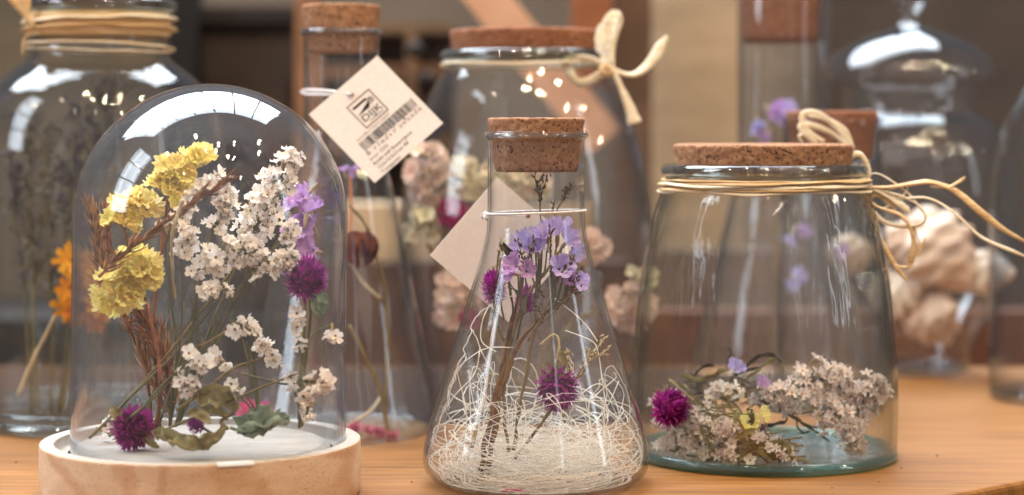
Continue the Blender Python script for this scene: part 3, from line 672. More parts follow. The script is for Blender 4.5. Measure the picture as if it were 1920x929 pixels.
# stems
fb = thing('branching_twigs', 'knobbly brown stems rising from the fibre nest in the conical flask', 'dried stems', P(905, 895, YF_-.025))
for path, r0, r1, m in (([(900, 900), (908, 850), (922, 780), (940, 690), (955, 620), (975, 540), (990, 480)], .0019, .0010, BARK),
                        ([(908, 905), (925, 820), (938, 740), (965, 660), (1000, 610), (1050, 565), (1085, 540)], .0019, .0009, BARK),
                        ([(962, 845), (975, 770), (990, 680), (1003, 600), (1008, 520), (1010, 470)], .0012, .0008, STEM),
                        ([(965, 860), (1000, 815), (1050, 745), (1090, 700), (1118, 655)], .0010, .0006, STEM),
                        ([(955, 850), (945, 780), (948, 700), (960, 600), (955, 520)], .0011, .0007, STEM),
                        ([(885, 840), (900, 770), (915, 700), (925, 620), (940, 540), (935, 480)], .0012, .0008, STEMP),
                        ([(925, 790), (935, 720), (958, 640), (985, 560), (1030, 500), (1050, 470)], .0014, .0008, STEM)):
    s_ = stem_mb([clampf(P(a, b, YF_-.018+.006*noise.noise((a*.02, b*.02, i)))) for i, (a, b) in enumerate(path)], r0, r1, 8, .0012)
    s_.part('stem', m, fb)
# seed-head twigs
def twig(label, path, Yo, Yb, heads, grp, mat=SEEDM, sz=.0011, rr=.0006):
    th = thing('seed_twig', label, 'dried twig', P(path[0][0], path[0][1], Yb+Yo), grp)
    stem_mb([P(a, b, Yb+Yo) for a, b in path], rr, rr*.6, 5).part('stem', STEM, th)
    sd = MB()
    for (a, b, c, d) in heads:
        A, B = P(a, b, Yb+Yo), P(c, d, Yb+Yo); sd.tube([A, B], .0003, 4)
        n = max(4, int((B-A).length/.0011))
        for k in range(n):
            p = A.lerp(B, (k+.5)/n)+rv(.0007); dd = ((B-A).normalized()+rv(.5)).normalized()
            sd.tube([p, p+dd*sz, p+dd*sz*2.2], [sz*.25, sz*.5, sz*.1], 5)
    sd.part('seed_head', mat, th)
g4 = 'dark seed twigs inside the conical flask'
twig('forked dark seed twig reaching the cork inside the flask', [(1005, 560), (1016, 470), (1014, 400), (1012, 380)], -.01, YF_, [(1014, 385, 1002, 328), (1012, 378, 1027, 328), (1006, 345, 1020, 326), (1014, 372, 1008, 345)], g4)
twig('slanting dark seed twig right of the forked one in the flask', [(1020, 520), (1032, 430), (1045, 392), (1055, 375)], -.01, YF_, [(1050, 385, 1072, 342), (1040, 402, 1036, 380), (1058, 375, 1060, 350), (1060, 362, 1074, 352)], g4)
twig('tan seed twig pointing to the right wall, beside the magenta flower in the flask', [(1000, 815), (1060, 735), (1100, 680)], -.025, YF_, [(1085, 700, 1135, 632), (1100, 680, 1140, 655), (1095, 680, 1105, 655), (1070, 715, 1060, 665), (1075, 690, 1062, 655)], g4, STEMP, .0013)
twig('pale seed twig standing left of the lilac petals in the flask', [(945, 600), (932, 520), (936, 470)], -.02, YF_, [(936, 480, 940, 448), (933, 500, 944, 478), (935, 520, 925, 500)], g4, STEMP, .001)
for lab, pth, hd in (('brown seed twig among the lilac petals, left', [(960, 640), (975, 560), (985, 500)], [(980, 520, 1000, 445), (975, 560, 955, 530), (985, 500, 970, 450)]),
                     ('brown seed twig among the lilac petals, middle', [(990, 640), (1030, 560), (1040, 470)], [(1035, 520, 1030, 425), (1035, 540, 1060, 500), (1020, 560, 1005, 530)]),
                     ('brown seed twig among the lilac petals, right', [(1000, 620), (1060, 560), (1080, 520)], [(1070, 550, 1090, 505), (1060, 560, 1075, 480), (1040, 580, 1090, 545), (1020, 600, 1000, 560)])):
    twig(lab+' of three', pth, -.03, YF_, hd, g4, SEEDM, .0013)
# lilac blossoms
g5 = 'lilac statice blossoms in the conical flask'
def blossom(label, root, items, meshes, grp, Yb, Yo):
    th = thing('lilac_blossom', label, 'dried flower', P(root[0], root[1], Yb+Yo), grp); sm = MB()
    for (x, y, s, dx, dz) in items:
        p = P(x, y, Yb+Yo); d = Vector((dx, -.55, dz)).normalized()
        put(R.choice(meshes), 'petal_cup', th, p, d, s*.86); sm.merge(stem_mb([P(root[0], root[1], Yb+Yo), (p+P(root[0], root[1], Yb+Yo))/2+Vector((0, .001, -.001)), p-d*.006*s], .0006, .0005, 5))
    sm.part('stem', STEMG, th)
blossom('pair of lilac blossoms high in the middle of the flask, just below the string', (1010, 560), [(985, 462, .95, -.6, .5), (1008, 472, 1.0, -.2, .6), (1018, 448, .8, .0, .7), (1000, 450, .8, -.3, .8)], LF, g5, YF_, -.02)
blossom('lilac blossoms at the right of the bunch in the flask', (1035, 570), [(1045, 440, 1.1, .0, .7), (1062, 455, .9, .4, .5), (1072, 478, .8, .5, .2), (1030, 432, .7, -.2, .8)], LF, g5, YF_, -.012)
blossom('mauve blossoms at the left of the bunch beside the purple globe flower', (985, 590), [(970, 500, .95, -.4, .3), (988, 510, .8, .1, .2), (962, 515, .7, -.6, .1)], MF, g5, YF_, -.03)
blossom('mauve blossom low in the right part of the bunch in the flask', (1030, 590), [(1048, 505, 1.0, .2, .2), (1078, 528, .8, .6, .1), (1062, 520, .7, .3, .0)], MF+LF, g5, YF_, -.028)
th = globe('long purple globe flower at the left of the bunch in the flask', (926, 540), 26, (-.1, -.3, 1), 190, [(945, 640), (930, 600)], -.02, grp='purple globe flowers inside the conical flask', Yb=YF_, seed=21, sq=1.75)
globe('dark purple globe flower in the middle of the bunch, behind the stems in the flask', (985, 565), 25, (.1, -.3, 1), 150, [(965, 660), (975, 610)], .0, grp='purple globe flowers inside the conical flask', Yb=YF_, seed=22, sq=1.5)
globe('magenta globe flower upside down over the fibre nest in the flask', (1045, 728), 44, (.05, -.35, -.9), 240, [(1012, 648), (1040, 628), (1048, 650), (1040, 690)], -.025, grp='purple globe flowers inside the conical flask', Yb=YF_, seed=23, mat=MAG, smat=STEMP, lm=LEAF, leaves=([(1046, 680), (1030, 705), (1018, 745)], [(1052, 655), (1056, 670), (1060, 695)], [(1040, 690), (1055, 710), (1062, 735)]), lw=9)
blk = thing('dried_bud', 'dark shrivelled bud between the purple globe flower and the lilac blossoms in the flask', 'dried bud', P(948, 510, YF_-.02))
leaf_mb([P(940, 470, YF_-.02), P(955, 478, YF_-.025), P(962, 500, YF_-.02)], L(12, YF_), 31, 1.2, .003, 9).part('petal', LEAFD, blk)
leaf_mb([P(944, 490, YF_-.022), P(958, 482, YF_-.025), P(966, 490, YF_-.02)], L(10, YF_), 33, 1.2, .003, 9).part('petal', SEEDM, blk)
q = P(965, 907, YF_-.05); q = clampf(q, .006); q.z = .0035
pb = MB()
for k in range(7): blade(pb, q+Vector((R.uniform(-.004, .004), R.uniform(-.001, .001), R.uniform(0, .001))), (R.uniform(-1, 1), -.1, R.uniform(-.1, .3)), .005, .0016)
pb.thing('fallen_petals', PINK, 'bright pink fallen petal scraps at the front bottom of the flask', 'petals')
# string and blank tag
def string_loop(cx, cy, z0, r, tz, rad, mat, name, parent, z1=0):
    pts = []
    for k in range(49):
        t = 2*PI*k/48; pts.append((cx+r*math.cos(t), cy+r*math.sin(t), z0+tz*math.cos(t)+z1*math.sin(t)))
    mb = MB().tube(pts, rad, 8); return mb.part(name, mat, parent)
def tag_card(th, corners, depths, hole, mat=CARD):
    A, B, C3, D = [P(c[0], c[1], dy) for c, dy in zip(corners, depths)]         # left, top, right, bottom
    u = (B-A); v = (D-A); n = u.cross(v).normalized()
    if n.y > 0: n = -n
    t = .0006; mb = MB(); nx = 10; front = []; back = []
    for i in range(nx+1):
        for j in range(nx+1):
            a, b = i/nx, j/nx; bow = n*(-.0012*math.sin(PI*(a+b)/2))
            p = A+u*a+v*b+bow; front.append(p+n*t*.5); back.append(p-n*t*.5)
    fs = []; k = (nx+1)**2; idx = lambda i, j: i*(nx+1)+j
    for i in range(nx):
        for j in range(nx):
            fs.append((idx(i, j), idx(i, j+1), idx(i+1, j+1), idx(i+1, j))); fs.append((k+idx(i, j), k+idx(i+1, j), k+idx(i+1, j+1), k+idx(i, j+1)))
    for i in range(nx):
        for (a, b) in ((idx(i, 0), idx(i+1, 0)), (idx(i+1, nx), idx(i, nx)), (idx(0, i+1), idx(0, i)), (idx(nx, i), idx(nx, i+1))):
            fs.append((a, b, k+b, k+a))
    mb.add(front+back, fs); mb.part('card', mat, th, smooth=False)
    return A, u, v, n
def on_card(A, u, v, n, a, b, off=.0005):
    return A+u*a+v*b+n*(off-0+0*a) + n*(-.0012*math.sin(PI*(a+b)/2))
tg = thing('blank_tag', 'blank beige diamond tag hanging behind the neck of the conical flask', 'price tag', P(880, 480, 1.262), 'beige price tags tied to the bottles')
A, u, v, n = tag_card(tg, [(806, 479), (933, 333), (1081, 459), (954, 605)], [1.255, 1.262, 1.268, 1.262], None)
string_loop(fx, fy, zof(398, YF_), L(93.5, YF_), .0010, .00065, STRING, 'string', tg, -.0005)
hl = P(990, 405, 1.258); MB().tube([hl+Vector((0, -.0012, 0)), hl+Vector((0, .0002, 0))], .0016, 16).part('hole', solid('hole_amber', lin(150, 110, 60), None, 50), tg)
MB().tube([P(911, 398, YF_), P(905, 402, YF_-.003), P(904, 410, YF_), P(909, 405, YF_+.004), P(912, 412, YF_), P(906, 404, YF_+.01), P(930, 404, YF_+.03), hl], .0006, 8).part('string_knot', STRING, tg)

# ================================================================== RIGHT FRONT JAR
YJ = 1.31; jx = P(1433, 0, YJ).x; jy = YJ
jr = thing('storage_jar', 'wide glass jar with flat cork lid and flower scraps inside, front right', 'jar', (jx, jy, 0))
pp = [(1e-4, 855), (150, 855), (215, 854), (238, 850), (245, 842), (246, 828), (247, 790), (247.5, 740), (246, 690), (242, 620), (235, 550), (224, 480), (210, 415), (200, 380), (192, 358), (186, 342), (184, 334)]
zb = zof(855, YJ); JP = [(r, max(z-zb+.0004, .0004)) for r, z in prof_px(pp, YJ, 4)]
shell(JP, .0028, .004, 160, (jx, jy)).part('glass_body', G_JAR, jr)
zr = zof(319, YJ)
torus_ring(jx, jy, zr, L(181, YJ), .0042, 160, 14, .95).part('glass_rim', G_RIM, jr)
MB().lathe([(1e-4, .0046), (.060, .0047), (.074, .0046), (.0785, .0050), (.079, .0035), (.074, .0015), (1e-4, .0018)][::-1], 128, (jx, jy, 0)).part('glass_base', G_TEAL, jr)
torus_ring(jx, jy, .0042, .0818, .0034, 160, 10, 1.0).part('base_ring', G_TEAL, jr)
cork(jx-L(3, YJ), jy, [(L(168, YJ), zof(270, YJ)), (L(163, YJ), zof(306, YJ)), (L(158, YJ), zof(330, YJ))], 9, 200, .0009).part('cork_lid', CORK, jr)
# raffia
rf = thing('raffia_tie', 'straw coloured raffia wound round the neck of the wide jar, ends trailing to the right', 'raffia tie', (jx+L(190, YJ), jy, zof(345, YJ)))
for k, (zz, rr_, w_, tz) in enumerate(((340, 190, .0020, .0012), (346, 191, .0022, -.0006), (352, 192.5, .0018, .0008), (357, 193, .0016, .0), (336, 189, .0012, .0004), (349, 194, .0012, .0018))):
    pts = []
    for i in range(97):
        t = 2*PI*i/96
        pts.append((jx+(L(rr_, YJ)+.0006*noise.noise((math.cos(t)*3, math.sin(t)*3, k*5)))*math.cos(t), jy+L(rr_, YJ)*math.sin(t), zof(zz, YJ)+tz*math.cos(t)+.0013*noise.noise((math.cos(t)*2, math.sin(t)*2, k*9+3))))
    MB().tube(pts, lambda u_, w_=w_, k=k: w_*1.55*(1+.3*math.sin(u_*29+k*2)+.2*noise.noise((u_*40, k, 0))), 8, .26, 0).part('strand', RAFFIA if k % 2 == 0 else RAFFIAP, rf)
def strand(path, Y0, r, mat, parent, flat=.45, tw=2.0, name='strand', taper=True, n=7):
    sp = cat([tuple(P(a[0], a[1], Y0+(a[2] if len(a) > 2 else 0))) for a in path], n)
    s = R.uniform(0, 50)
    return MB().tube(sp, lambda u_: r*(1+.3*noise.noise((u_*6, s, 0)))*((1-.75*max(0, u_-.8)/.2) if taper else 1), 8, flat, tw).part(name, mat, parent)
YR = 1.30
for path, r, m in (([(1608, 350), (1660, 352), (1710, 345), (1745, 342), (1790, 358), (1835, 395), (1880, 430), (1935, 460)], .0024, RAFFIA),
                   ([(1745, 350), (1775, 352), (1800, 340), (1810, 332)], .0011, RAFFIA),
                   ([(1610, 358), (1680, 372), (1740, 372), (1790, 400), (1840, 445), (1900, 472), (1940, 488)], .0011, RAFFIAP),
                   ([(1605, 345), (1640, 385), (1690, 405), (1712, 440), (1710, 480), (1700, 505)], .0020, RAFFIA),
                   ([(1712, 420), (1722, 450), (1720, 480), (1728, 462), (1735, 445)], .0010, RAFFIA),
                   ([(1618, 370), (1640, 420), (1655, 455), (1680, 500), (1702, 528)], .0018, RAFFIA),
                   ([(1630, 380), (1648, 440), (1672, 492), (1705, 500), (1716, 480)], .0009, RAFFIA),
                   ([(1610, 350), (1680, 365), (1722, 385), (1735, 410), (1715, 425), (1665, 420), (1640, 400), (1612, 365)], .0016, RAFFIAP),
                   ([(1606, 348), (1650, 360), (1690, 385), (1705, 400)], .0026, RAFFIAP),
                   ([(1522, 330), (1520, 305), (1535, 296), (1560, 308), (1580, 330)], .0005, RAFFIAP),
                   ([(1600, 340), (1590, 310), (1598, 292), (1615, 292), (1628, 320), (1625, 350)], .0018, RAFFIAP),
                   ([(1608, 345), (1640, 325), (1680, 345), (1712, 372), (1730, 400)], .0006, RAFFIAP),
                   ([(1604, 352), (1625, 375), (1640, 365), (1660, 372), (1680, 395)], .0018, RAFFIA),
                   ([(1660, 358), (1700, 350), (1690, 370), (1650, 395)], .0007, RAFFIAP)):
    strand(path, YR, r, m, rf)
for path, r in (([(1595, 272), (1570, 240), (1535, 214), (1505, 215), (1512, 245), (1545, 268)], .0022), ([(1590, 275), (1560, 250), (1520, 235), (1500, 240), (1530, 270)], .0020),
                ([(1600, 280), (1585, 245), (1545, 222), (1515, 216)], .0016), ([(1505, 268), (1498, 255), (1515, 252), (1530, 268)], .0010)):
    strand(path, 1.385, r, RAFFIAP, rf, taper=False, name='loop')
# jar contents
def in_jar(p, m=.006):
    dx, dy = p.x-jx, p.y-jy; r = math.hypot(dx, dy); k = min(1, (.0815-m)/r) if r > 0 else 1
    return Vector((jx+dx*k, jy+dy*k, max(p.z, .0065)))
def scrap_heap(name, label, x0, x1, hgt, cnt, meshes, Yc, grp, stemm=STEM, dep=.04, fsc=(.75, 1.15), nst=30, leaf=6):
    """a heap of florets lying in the jar between photo columns x0..x1; hgt(u) is the heap height in px"""
    c = P((x0+x1)/2, 850, Yc); c.z = .010; th = thing(name, label, 'dried flowers', c, grp); xs, xe = P(x0, 0, Yc).x, P(x1, 0, Yc).x
    sm = MB()
    for k in range(cnt):
        u = R.random(); v_ = R.random(); hmax = L(hgt(u), Yc); y = Yc+R.uniform(-dep, dep)
        z = .007+hmax*(v_**.8)*(1-.3*abs(y-Yc)/dep)
        p = in_jar(Vector((xs+(xe-xs)*u, y, z))); d = (Vector((R.gauss(0, .5), -.8, .35))+rv(.35)).normalized()
        put(R.choice(meshes), 'floret', th, p, d, R.uniform(*fsc))
    for k in range(nst):
        u = R.random(); p = in_jar(Vector((xs+(xe-xs)*u, Yc+R.uniform(-dep, dep), .007+L(hgt(u), Yc)*R.random()))); d = Vector((R.gauss(0, 1), R.gauss(0, .6), R.gauss(.1, .35))).normalized()*R.uniform(.008, .02)
        a = in_jar(p-d); b = in_jar(p+d); sm.tube([a, (a+b)/2+rv(.0015), b], [.0007, .0005, .0003], 5)
    sm.part('stem', stemm, th)
    lm = MB()
    for k in range(leaf):
        u = R.random(); p = in_jar(Vector((xs+(xe-xs)*u, Yc+R.uniform(-dep, 0), .008+L(hgt(u), Yc)*R.random()*.8))); d = Vector((R.gauss(0, 1), R.gauss(0, .4), R.gauss(.2, .5))).normalized()*.010
        lm.merge(leaf_mb([in_jar(p-d), in_jar(p+rv(.002)), in_jar(p+d)], .0022, k+5, .8, .0015, 5))
    if leaf: lm.part('leaves', LEAF, th)
    return th
g6 = 'dried flower heaps in the wide jar'
scrap_heap('flower_heap', 'pinkish white star flowers heaped at the lower left of the wide jar', 1205, 1400, lambda u: 125-60*u*u+8*math.sin(u*9), 190, PF+PF+WF[:3], 1.264, g6, dep=.032, nst=80, leaf=14)
scrap_heap('flower_heap', 'small white flowers thinning out along the front bottom of the wide jar', 1320, 1480, lambda u: 112-80*u, 95, PF+WF[:2], 1.250, g6, dep=.02, nst=44, leaf=9)
spray('statice_spray', 'pink white statice cluster standing at the right inside the wide jar', 'dried flower', (1440, 770, -.01),
      [([(1490, 740, -.03), (1520, 715, -.03), (1560, 715, -.03), (1590, 745, -.03)], 44, 80, [(1465, 760, -.02)]),
       ([(1600, 760, -.03), (1625, 745, -.03), (1640, 720, -.03)], 34, 60, [(1500, 775, -.02)])], PF, Y0=YJ, rs=.0008, group=g6)
spray('statice_spray', 'small pink white sprig lying at the lower right of the wide jar', 'dried flower', (1520, 800, -.03),
      [([(1530, 770, -.04), (1575, 790, -.045), (1600, 815, -.045), (1615, 838, -.045)], 34, 66, [(1550, 800, -.04)]), ([(1430, 745, -.03), (1455, 740, -.03), (1475, 760, -.03)], 26, 34, [(1480, 780, -.03)])], PF, Y0=YJ, rs=.0008, group=g6)
spray('statice_spray', 'cream white sprig above the yellow petals in the wide jar', 'dried flower', (1400, 800, -.03),
      [([(1335, 735, -.045), (1360, 728, -.045), (1385, 735, -.045)], 11, 16, [(1380, 760, -.04)])], WF, Y0=YJ, rs=.0008, group=g6)
globe('magenta globe flower lying on the heap at the left of the wide jar', (1256, 766), 37, (.6, -.5, .4), 230, [(1310, 790), (1290, 780)], -.055, grp=g6, Yb=YJ, seed=41, mat=MAG, smat=STEM)
yp = thing('yellow_blossom', 'crumpled pale yellow blossom with a dark purple scrap in the wide jar', 'dried flower', P(1405, 820, YJ-.06), g6)
for (x, y, s, dx, dz) in ((1382, 785, .7, -.5, .3), (1405, 790, .85, .0, .2), (1425, 778, .7, .7, .3), (1400, 812, .6, -.1, -.4), (1426, 838, .4, .2, -.3)):
    put(R.choice(YF), 'petal_cup', yp, P(x, y, YJ-.062), (dx, -.6, dz), s)
leaf_mb([P(1432, 795, YJ-.06), P(1430, 815, YJ-.06), P(1422, 832, YJ-.06)], L(11, YJ), 50, 1.1, .003).part('purple_petal', solid('dark_purple', lin(98, 58, 104), None, 80), yp)
leaf_mb([P(1400, 770, YJ-.06), P(1408, 785, YJ-.064), P(1402, 800, YJ-.06)], L(9, YJ), 51, 1.1, .003).part('brown_petal', LEAFD, yp)
dk = thing('dark_foliage', 'dark brown curling leaves behind the white flowers in the wide jar', 'dried leaves', P(1370, 780, YJ), g6)
for i, path in enumerate(([(1275, 700), (1310, 715), (1350, 700), (1400, 680)], [(1300, 740), (1350, 730), (1390, 700), (1425, 690)], [(1360, 690), (1366, 668), (1368, 650)],
             [(1400, 712), (1430, 690), (1455, 672), (1466, 690), (1466, 705)], [(1390, 700), (1420, 672), (1450, 668), (1465, 680)], [(1410, 740), (1440, 762), (1480, 780), (1520, 805), (1555, 828)],
             [(1320, 760), (1370, 745), (1420, 750), (1470, 770)], [(1290, 715), (1320, 690), (1340, 690)], [(1445, 700), (1420, 720), (1380, 735)], [(1300, 760), (1290, 730), (1260, 712)],
             [(1490, 788), (1500, 810), (1520, 806)], [(1430, 800), (1470, 795), (1475, 780)])):
    leaf_mb([P(a, b, YJ-.02+.008*math.sin(i)) for a, b in path], L(5.5 if i > 4 else 7, YJ), 60+i, 1.3, .002, 6).part('leaf', LEAFD if i % 3 else LEAF, dk)
dt = MB()
for k in range(130):
    u = R.random(); p = in_jar(P(1230+220*u, 760-60*R.random()*(1 - abs(u-.5)), YJ+R.uniform(-.02, .03))); d = Vector((R.gauss(0, 1), R.gauss(0, .5), R.gauss(.3, .6))).normalized()*R.uniform(.004, .011)
    dt.tube([p-d, p+rv(.001), p+d], [.0002, .0005, .0001], 4)
dt.part('twiggy_tangle', LEAFD, dk)
lp = thing('lilac_petal', 'single lilac petal resting on the dark leaves in the wide jar', 'petal', P(1378, 700, YJ-.04), g6)
put(LF[0], 'petal', lp, P(1378, 694, YJ-.035), (.1, -.6, .5), .65)
lp = thing('lilac_petal', 'lilac petal beside the white sprig in the middle of the wide jar', 'petal', P(1428, 728, YJ-.04), g6)
put(MF[0], 'petal', lp, P(1428, 722, YJ-.035), (.2, -.6, .5), .6)
for k, (path, lab) in enumerate((([(1395, 812), (1430, 848), (1470, 860), (1500, 862), (1520, 872)], 'thin curling stem trailing over the teal base of the wide jar'), ([(1360, 742), (1372, 770), (1365, 800)], 'short amber stem sticking up from the heap in the wide jar'),
                                 ([(1255, 712), (1275, 730), (1300, 752)], 'pale twig end poking from the heap above the magenta flower'))):
    MB().tube(cat([tuple(P(a, b, YJ-.055)) for a, b in path], 6), .0008, 5).thing('loose_stem', STEM if k != 2 else STEMP, lab, 'dried stem', g6)

# ================================================================== BACK LEFT JAR
YL = 1.465; lx = P(186, 0, YL).x; ly = YL
lj = thing('big_bottle', 'large shouldered glass jar with raffia round its neck, behind the dome at far left', 'jar', (lx, ly, 0))
pp = [(1e-4, 790), (150, 790), (205, 789), (228, 783), (234, 770), (235, 740), (236, 600), (236, 400), (234, 300), (228, 240), (212, 190), (185, 155), (155, 130), (135, 115), (128, 100), (127, 80), (127, 30), (128, -20), (130, -60)]
zb = zof(790, YL); LP = [(r, max(z-zb+.0004, .0004)) for r, z in prof_px(pp, YL, 4)]
shell(LP, .0032, .006, 128, (lx, ly)).part('glass_body', G_BACK, lj)
torus_ring(lx, ly, .0050, .0868, .0042, 128, 10).part('base_ring', G_RIM, lj)
torus_ring(lx, ly, .0135, .0878, .0018, 128, 8).part('base_ring', G_RIM, lj)
torus_ring(lx+.001, ly, zof(12, YL), .0505, .0045, 128, 10).part('glass_rim', G_RIM, lj)
cork(lx, ly, [(L(120, YL), zof(-50, YL)), (L(118, YL), zof(12, YL))], 19).part('cork_lid', CORK_RED, lj)
rl = thing('raffia_tie', 'broad folded raffia band round the neck of the far left jar', 'raffia tie', (lx, ly-.05, zof(80, YL)))
for k, (zz, w_, rr_) in enumerate(((38, .0052, 131), (56, .0050, 132), (88, .0036, 131), (44, .0030, 134), (94, .0022, 132))):
    pts = []
    for i in range(81):
        t = 2*PI*i/80; pts.append((lx+L(rr_, YL)*math.cos(t), ly+L(rr_, YL)*math.sin(t), zof(zz, YL)+.002*math.cos(t+k)+.001*noise.noise((math.cos(t)*2, math.sin(t)*2, k*7))))
    MB().tube(pts, lambda u_, w_=w_: w_*(1+.25*math.sin(u_*23)), 10, .2, 0).part('strand', RAFFIA if k % 2 else RAFFIAP, rl)
bd = MB(); bd.lathe([(L(129, YL), zof(70, YL)), (L(133, YL), zof(66, YL)), (L(134, YL), zof(50, YL)), (L(133, YL), zof(32, YL)), (L(129, YL), zof(26, YL))], 120, (lx, ly, 0), lambda r, z, t: .0012*noise.noise((math.cos(t)*2.5, math.sin(t)*2.5, z*500)))
bd.part('wide_band', RAFFIA, rl)
strand([(65, 50), (45, 25), (25, 0), (10, -30)], YL-.04, .003, RAFFIA, rl); strand([(65, 52), (50, 30), (45, -5), (40, -30)], YL-.04, .004, RAFFIA, rl)
strand([(62, 55), (45, 75), (42, 105)], YL-.04, .0008, RAFFIA, rl)
# grey-brown limonium bunch
g7 = 'grey brown dried sprigs in the far left jar'
labs = ['grey brown dried sprig at the far left of the left jar', 'grey brown dried sprig second from the left in the left jar', 'grey brown sprig in the middle left of the left jar', 'grey brown sprig in the centre of the left jar', 'dense grey brown sprig behind the dome edge in the left jar', 'grey brown sprig leaning right under the jar shoulder', 'thin grey brown sprig behind the yellow strawflower', 'tall grey brown sprig touching the shoulder of the left jar', 'low grey brown sprig at the right of the left jar']
for i, (bx, tx, ty) in enumerate(((60, 15, 200), (70, 60, 230), (95, 95, 215), (110, 140, 230), (130, 185, 200), (140, 235, 215), (150, 160, 330), (115, 215, 180), (160, 270, 320))):
    b = P(bx, 770, YL+R.uniform(-.03, .03)); tp = P(tx, ty, YL+R.uniform(-.04, .04)); th = thing('dried_sprig', labs[i], 'dried sprig', b, g7)
    sm = stem_mb([b, b.lerp(tp, .35)+rv(.003), b.lerp(tp, .7)+rv(.003), tp], .0013, .0006); bd = MB()
    for k in range(30):
        u = R.uniform(.35, 1); p = b.lerp(tp, u); d = Vector((R.gauss(0, .45), R.gauss(0, .3), 1)).normalized(); l = R.uniform(.012, .035)*(1.2-u*.5); q = p+d*l
        sm.tube([p, p+d*l*.5+rv(.001), q], .0004, 4)
        for m in range(9):
            c = p.lerp(q, .3+.7*R.random())+rv(.0016); dd = (d+rv(.5)).normalized(); bd.tube([c, c+dd*.0018, c+dd*.0036], [.0004, .0011, .0003], 5)
    sm.part('stem', STEMG, th); bd.part('buds', GREYBUD if i % 3 else MAUVEBUD, th)
stw = thing('strawflower', 'golden yellow strawflower in the left jar, half hidden by the dome', 'dried flower', P(35, 740, YL-.03))
for (x, y) in ((135, 490), (150, 520), (130, 540), (160, 550), (175, 505), (185, 560), (150, 575), (190, 580), (130, 575), (170, 590), (195, 530)):
    put(R.choice(GF), 'petal_whorl', stw, P(x, y, YL-.05+R.uniform(-.01, .01)), Vector((R.uniform(-.6, .6), -1, R.uniform(-.3, .5))), R.uniform(1.1, 1.5))
stem_mb([P(35, 740, YL-.05), P(60, 680, YL-.05), P(105, 590, YL-.05)], .0016, .0013).part('stem', STEMP, stw)

# ================================================================== TALL CONICAL BOTTLE WITH PRINTED TAG
YB = 1.405; bx = P(640, 0, YB).x; by = YB
bt = thing('tall_bottle', 'tall conical glass bottle with cork behind the dome, carrying the printed tag', 'bottle', (bx, by, 0))
pp = [(1e-4, 813), (130, 813), (165, 811), (182, 800), (186, 785), (180, 750), (164, 680), (146, 590), (128, 500), (112, 420), (96, 350), (84, 310), (75, 275), (71.5, 245), (71, 200), (71, 120), (71, 72), (72, 68)]
zb = zof(813, YB); BP = [(r, max(z-zb+.0004, .0004)) for r, z in prof_px(pp, YB, 4)]+[(L(75, YB), zof(64, YB)), (L(75.5, YB), zof(60, YB)), (L(74, YB), zof(56, YB))]
shell(BP, .0018, .004, 128, (bx, by)).part('glass_body', G_BACK, bt)
cork(bx, by, [(L(74, YB), zof(10, YB)), (L(68, YB), zof(60, YB)), (L(60, YB), zof(100, YB))], 29).part('cork_stopper', CORK, bt)
tg = thing('printed_tag', 'beige diamond tag with black logo and barcode hanging on the tall bottle', 'price tag', P(703, 343, 1.33), 'beige price tags tied to the bottles')
TC = [(579, 215), (707, 104), (826, 226), (702, 343)]
A, u, v, n = tag_card(tg, TC, [1.325, 1.325, 1.315, 1.315], None)
# text frame: +a runs along left->top edge (reading direction), b runs from that edge towards the lower right
U = u.normalized(); V = v.normalized(); LU, LV = u.length, v.length
def cardp(a, b, off=.0005): return on_card(A, u, v, n, a, b, off)
def quad(mb, a0, b0, a1, b1, off=.00045):
    mb.add([cardp(a0, b0, off), cardp(a1, b0, off), cardp(a1, b1, off), cardp(a0, b1, off)], [(0, 1, 2, 3)])
# logo square: photo centre (688,208)
def card_uv(x, y):
    ax, ay = TC[0]; ux, uy = TC[1][0]-ax, TC[1][1]-ay; vx, vy = TC[3][0]-ax, TC[3][1]-ay; d = ux*vy-uy*vx
    return ((x-ax)*vy-(y-ay)*vx)/d, (ux*(y-ay)-uy*(x-ax))/d
a0, b0 = card_uv(649, 203); a1, b1 = card_uv(728, 205); q_ = .008
lo = MB()
sqa = [card_uv(*c) for c in ((649, 203), (690, 166), (728, 205), (688, 243))]
aa0 = (sqa[0][0]+sqa[3][0])/2; aa1 = (sqa[1][0]+sqa[2][0])/2; bb0 = (sqa[0][1]+sqa[1][1])/2; bb1 = (sqa[2][1]+sqa[3][1])/2
tk = .014
quad(lo, aa0, bb0, aa1, bb0+tk); quad(lo, aa0, bb1-tk, aa1, bb1); quad(lo, aa0, bb0+tk, aa0+tk, bb1-tk); quad(lo, aa1-tk, bb0+tk, aa1, bb1-tk)
lo.part('logo_frame', INKG, tg, smooth=False)
ln = MB(); da, db = aa1-aa0, bb1-bb0
quad(ln, aa0+da*.12, bb0+db*.16, aa0+da*.70, bb0+db*.24)
ln.add([cardp(aa0+da*.08, bb0+db*.50, .00045), cardp(aa0+da*.72, bb0+db*.30, .00045), cardp(aa0+da*.60, bb0+db*.50, .00045)], [(0, 1, 2)])
quad(ln, aa0+da*.70, bb0+db*.27, aa0+da*.90, bb0+db*.30); quad(ln, aa0+da*.66, bb0+db*.33, aa0+da*.90, bb0+db*.36); quad(ln, aa0+da*.62, bb0+db*.40, aa0+da*.88, bb0+db*.43)
quad(ln, aa0+da*.3, bb0+db*.86, aa0+da*.85, bb0+db*.885)
ln.part('logo_emblem', INK, tg, smooth=False)
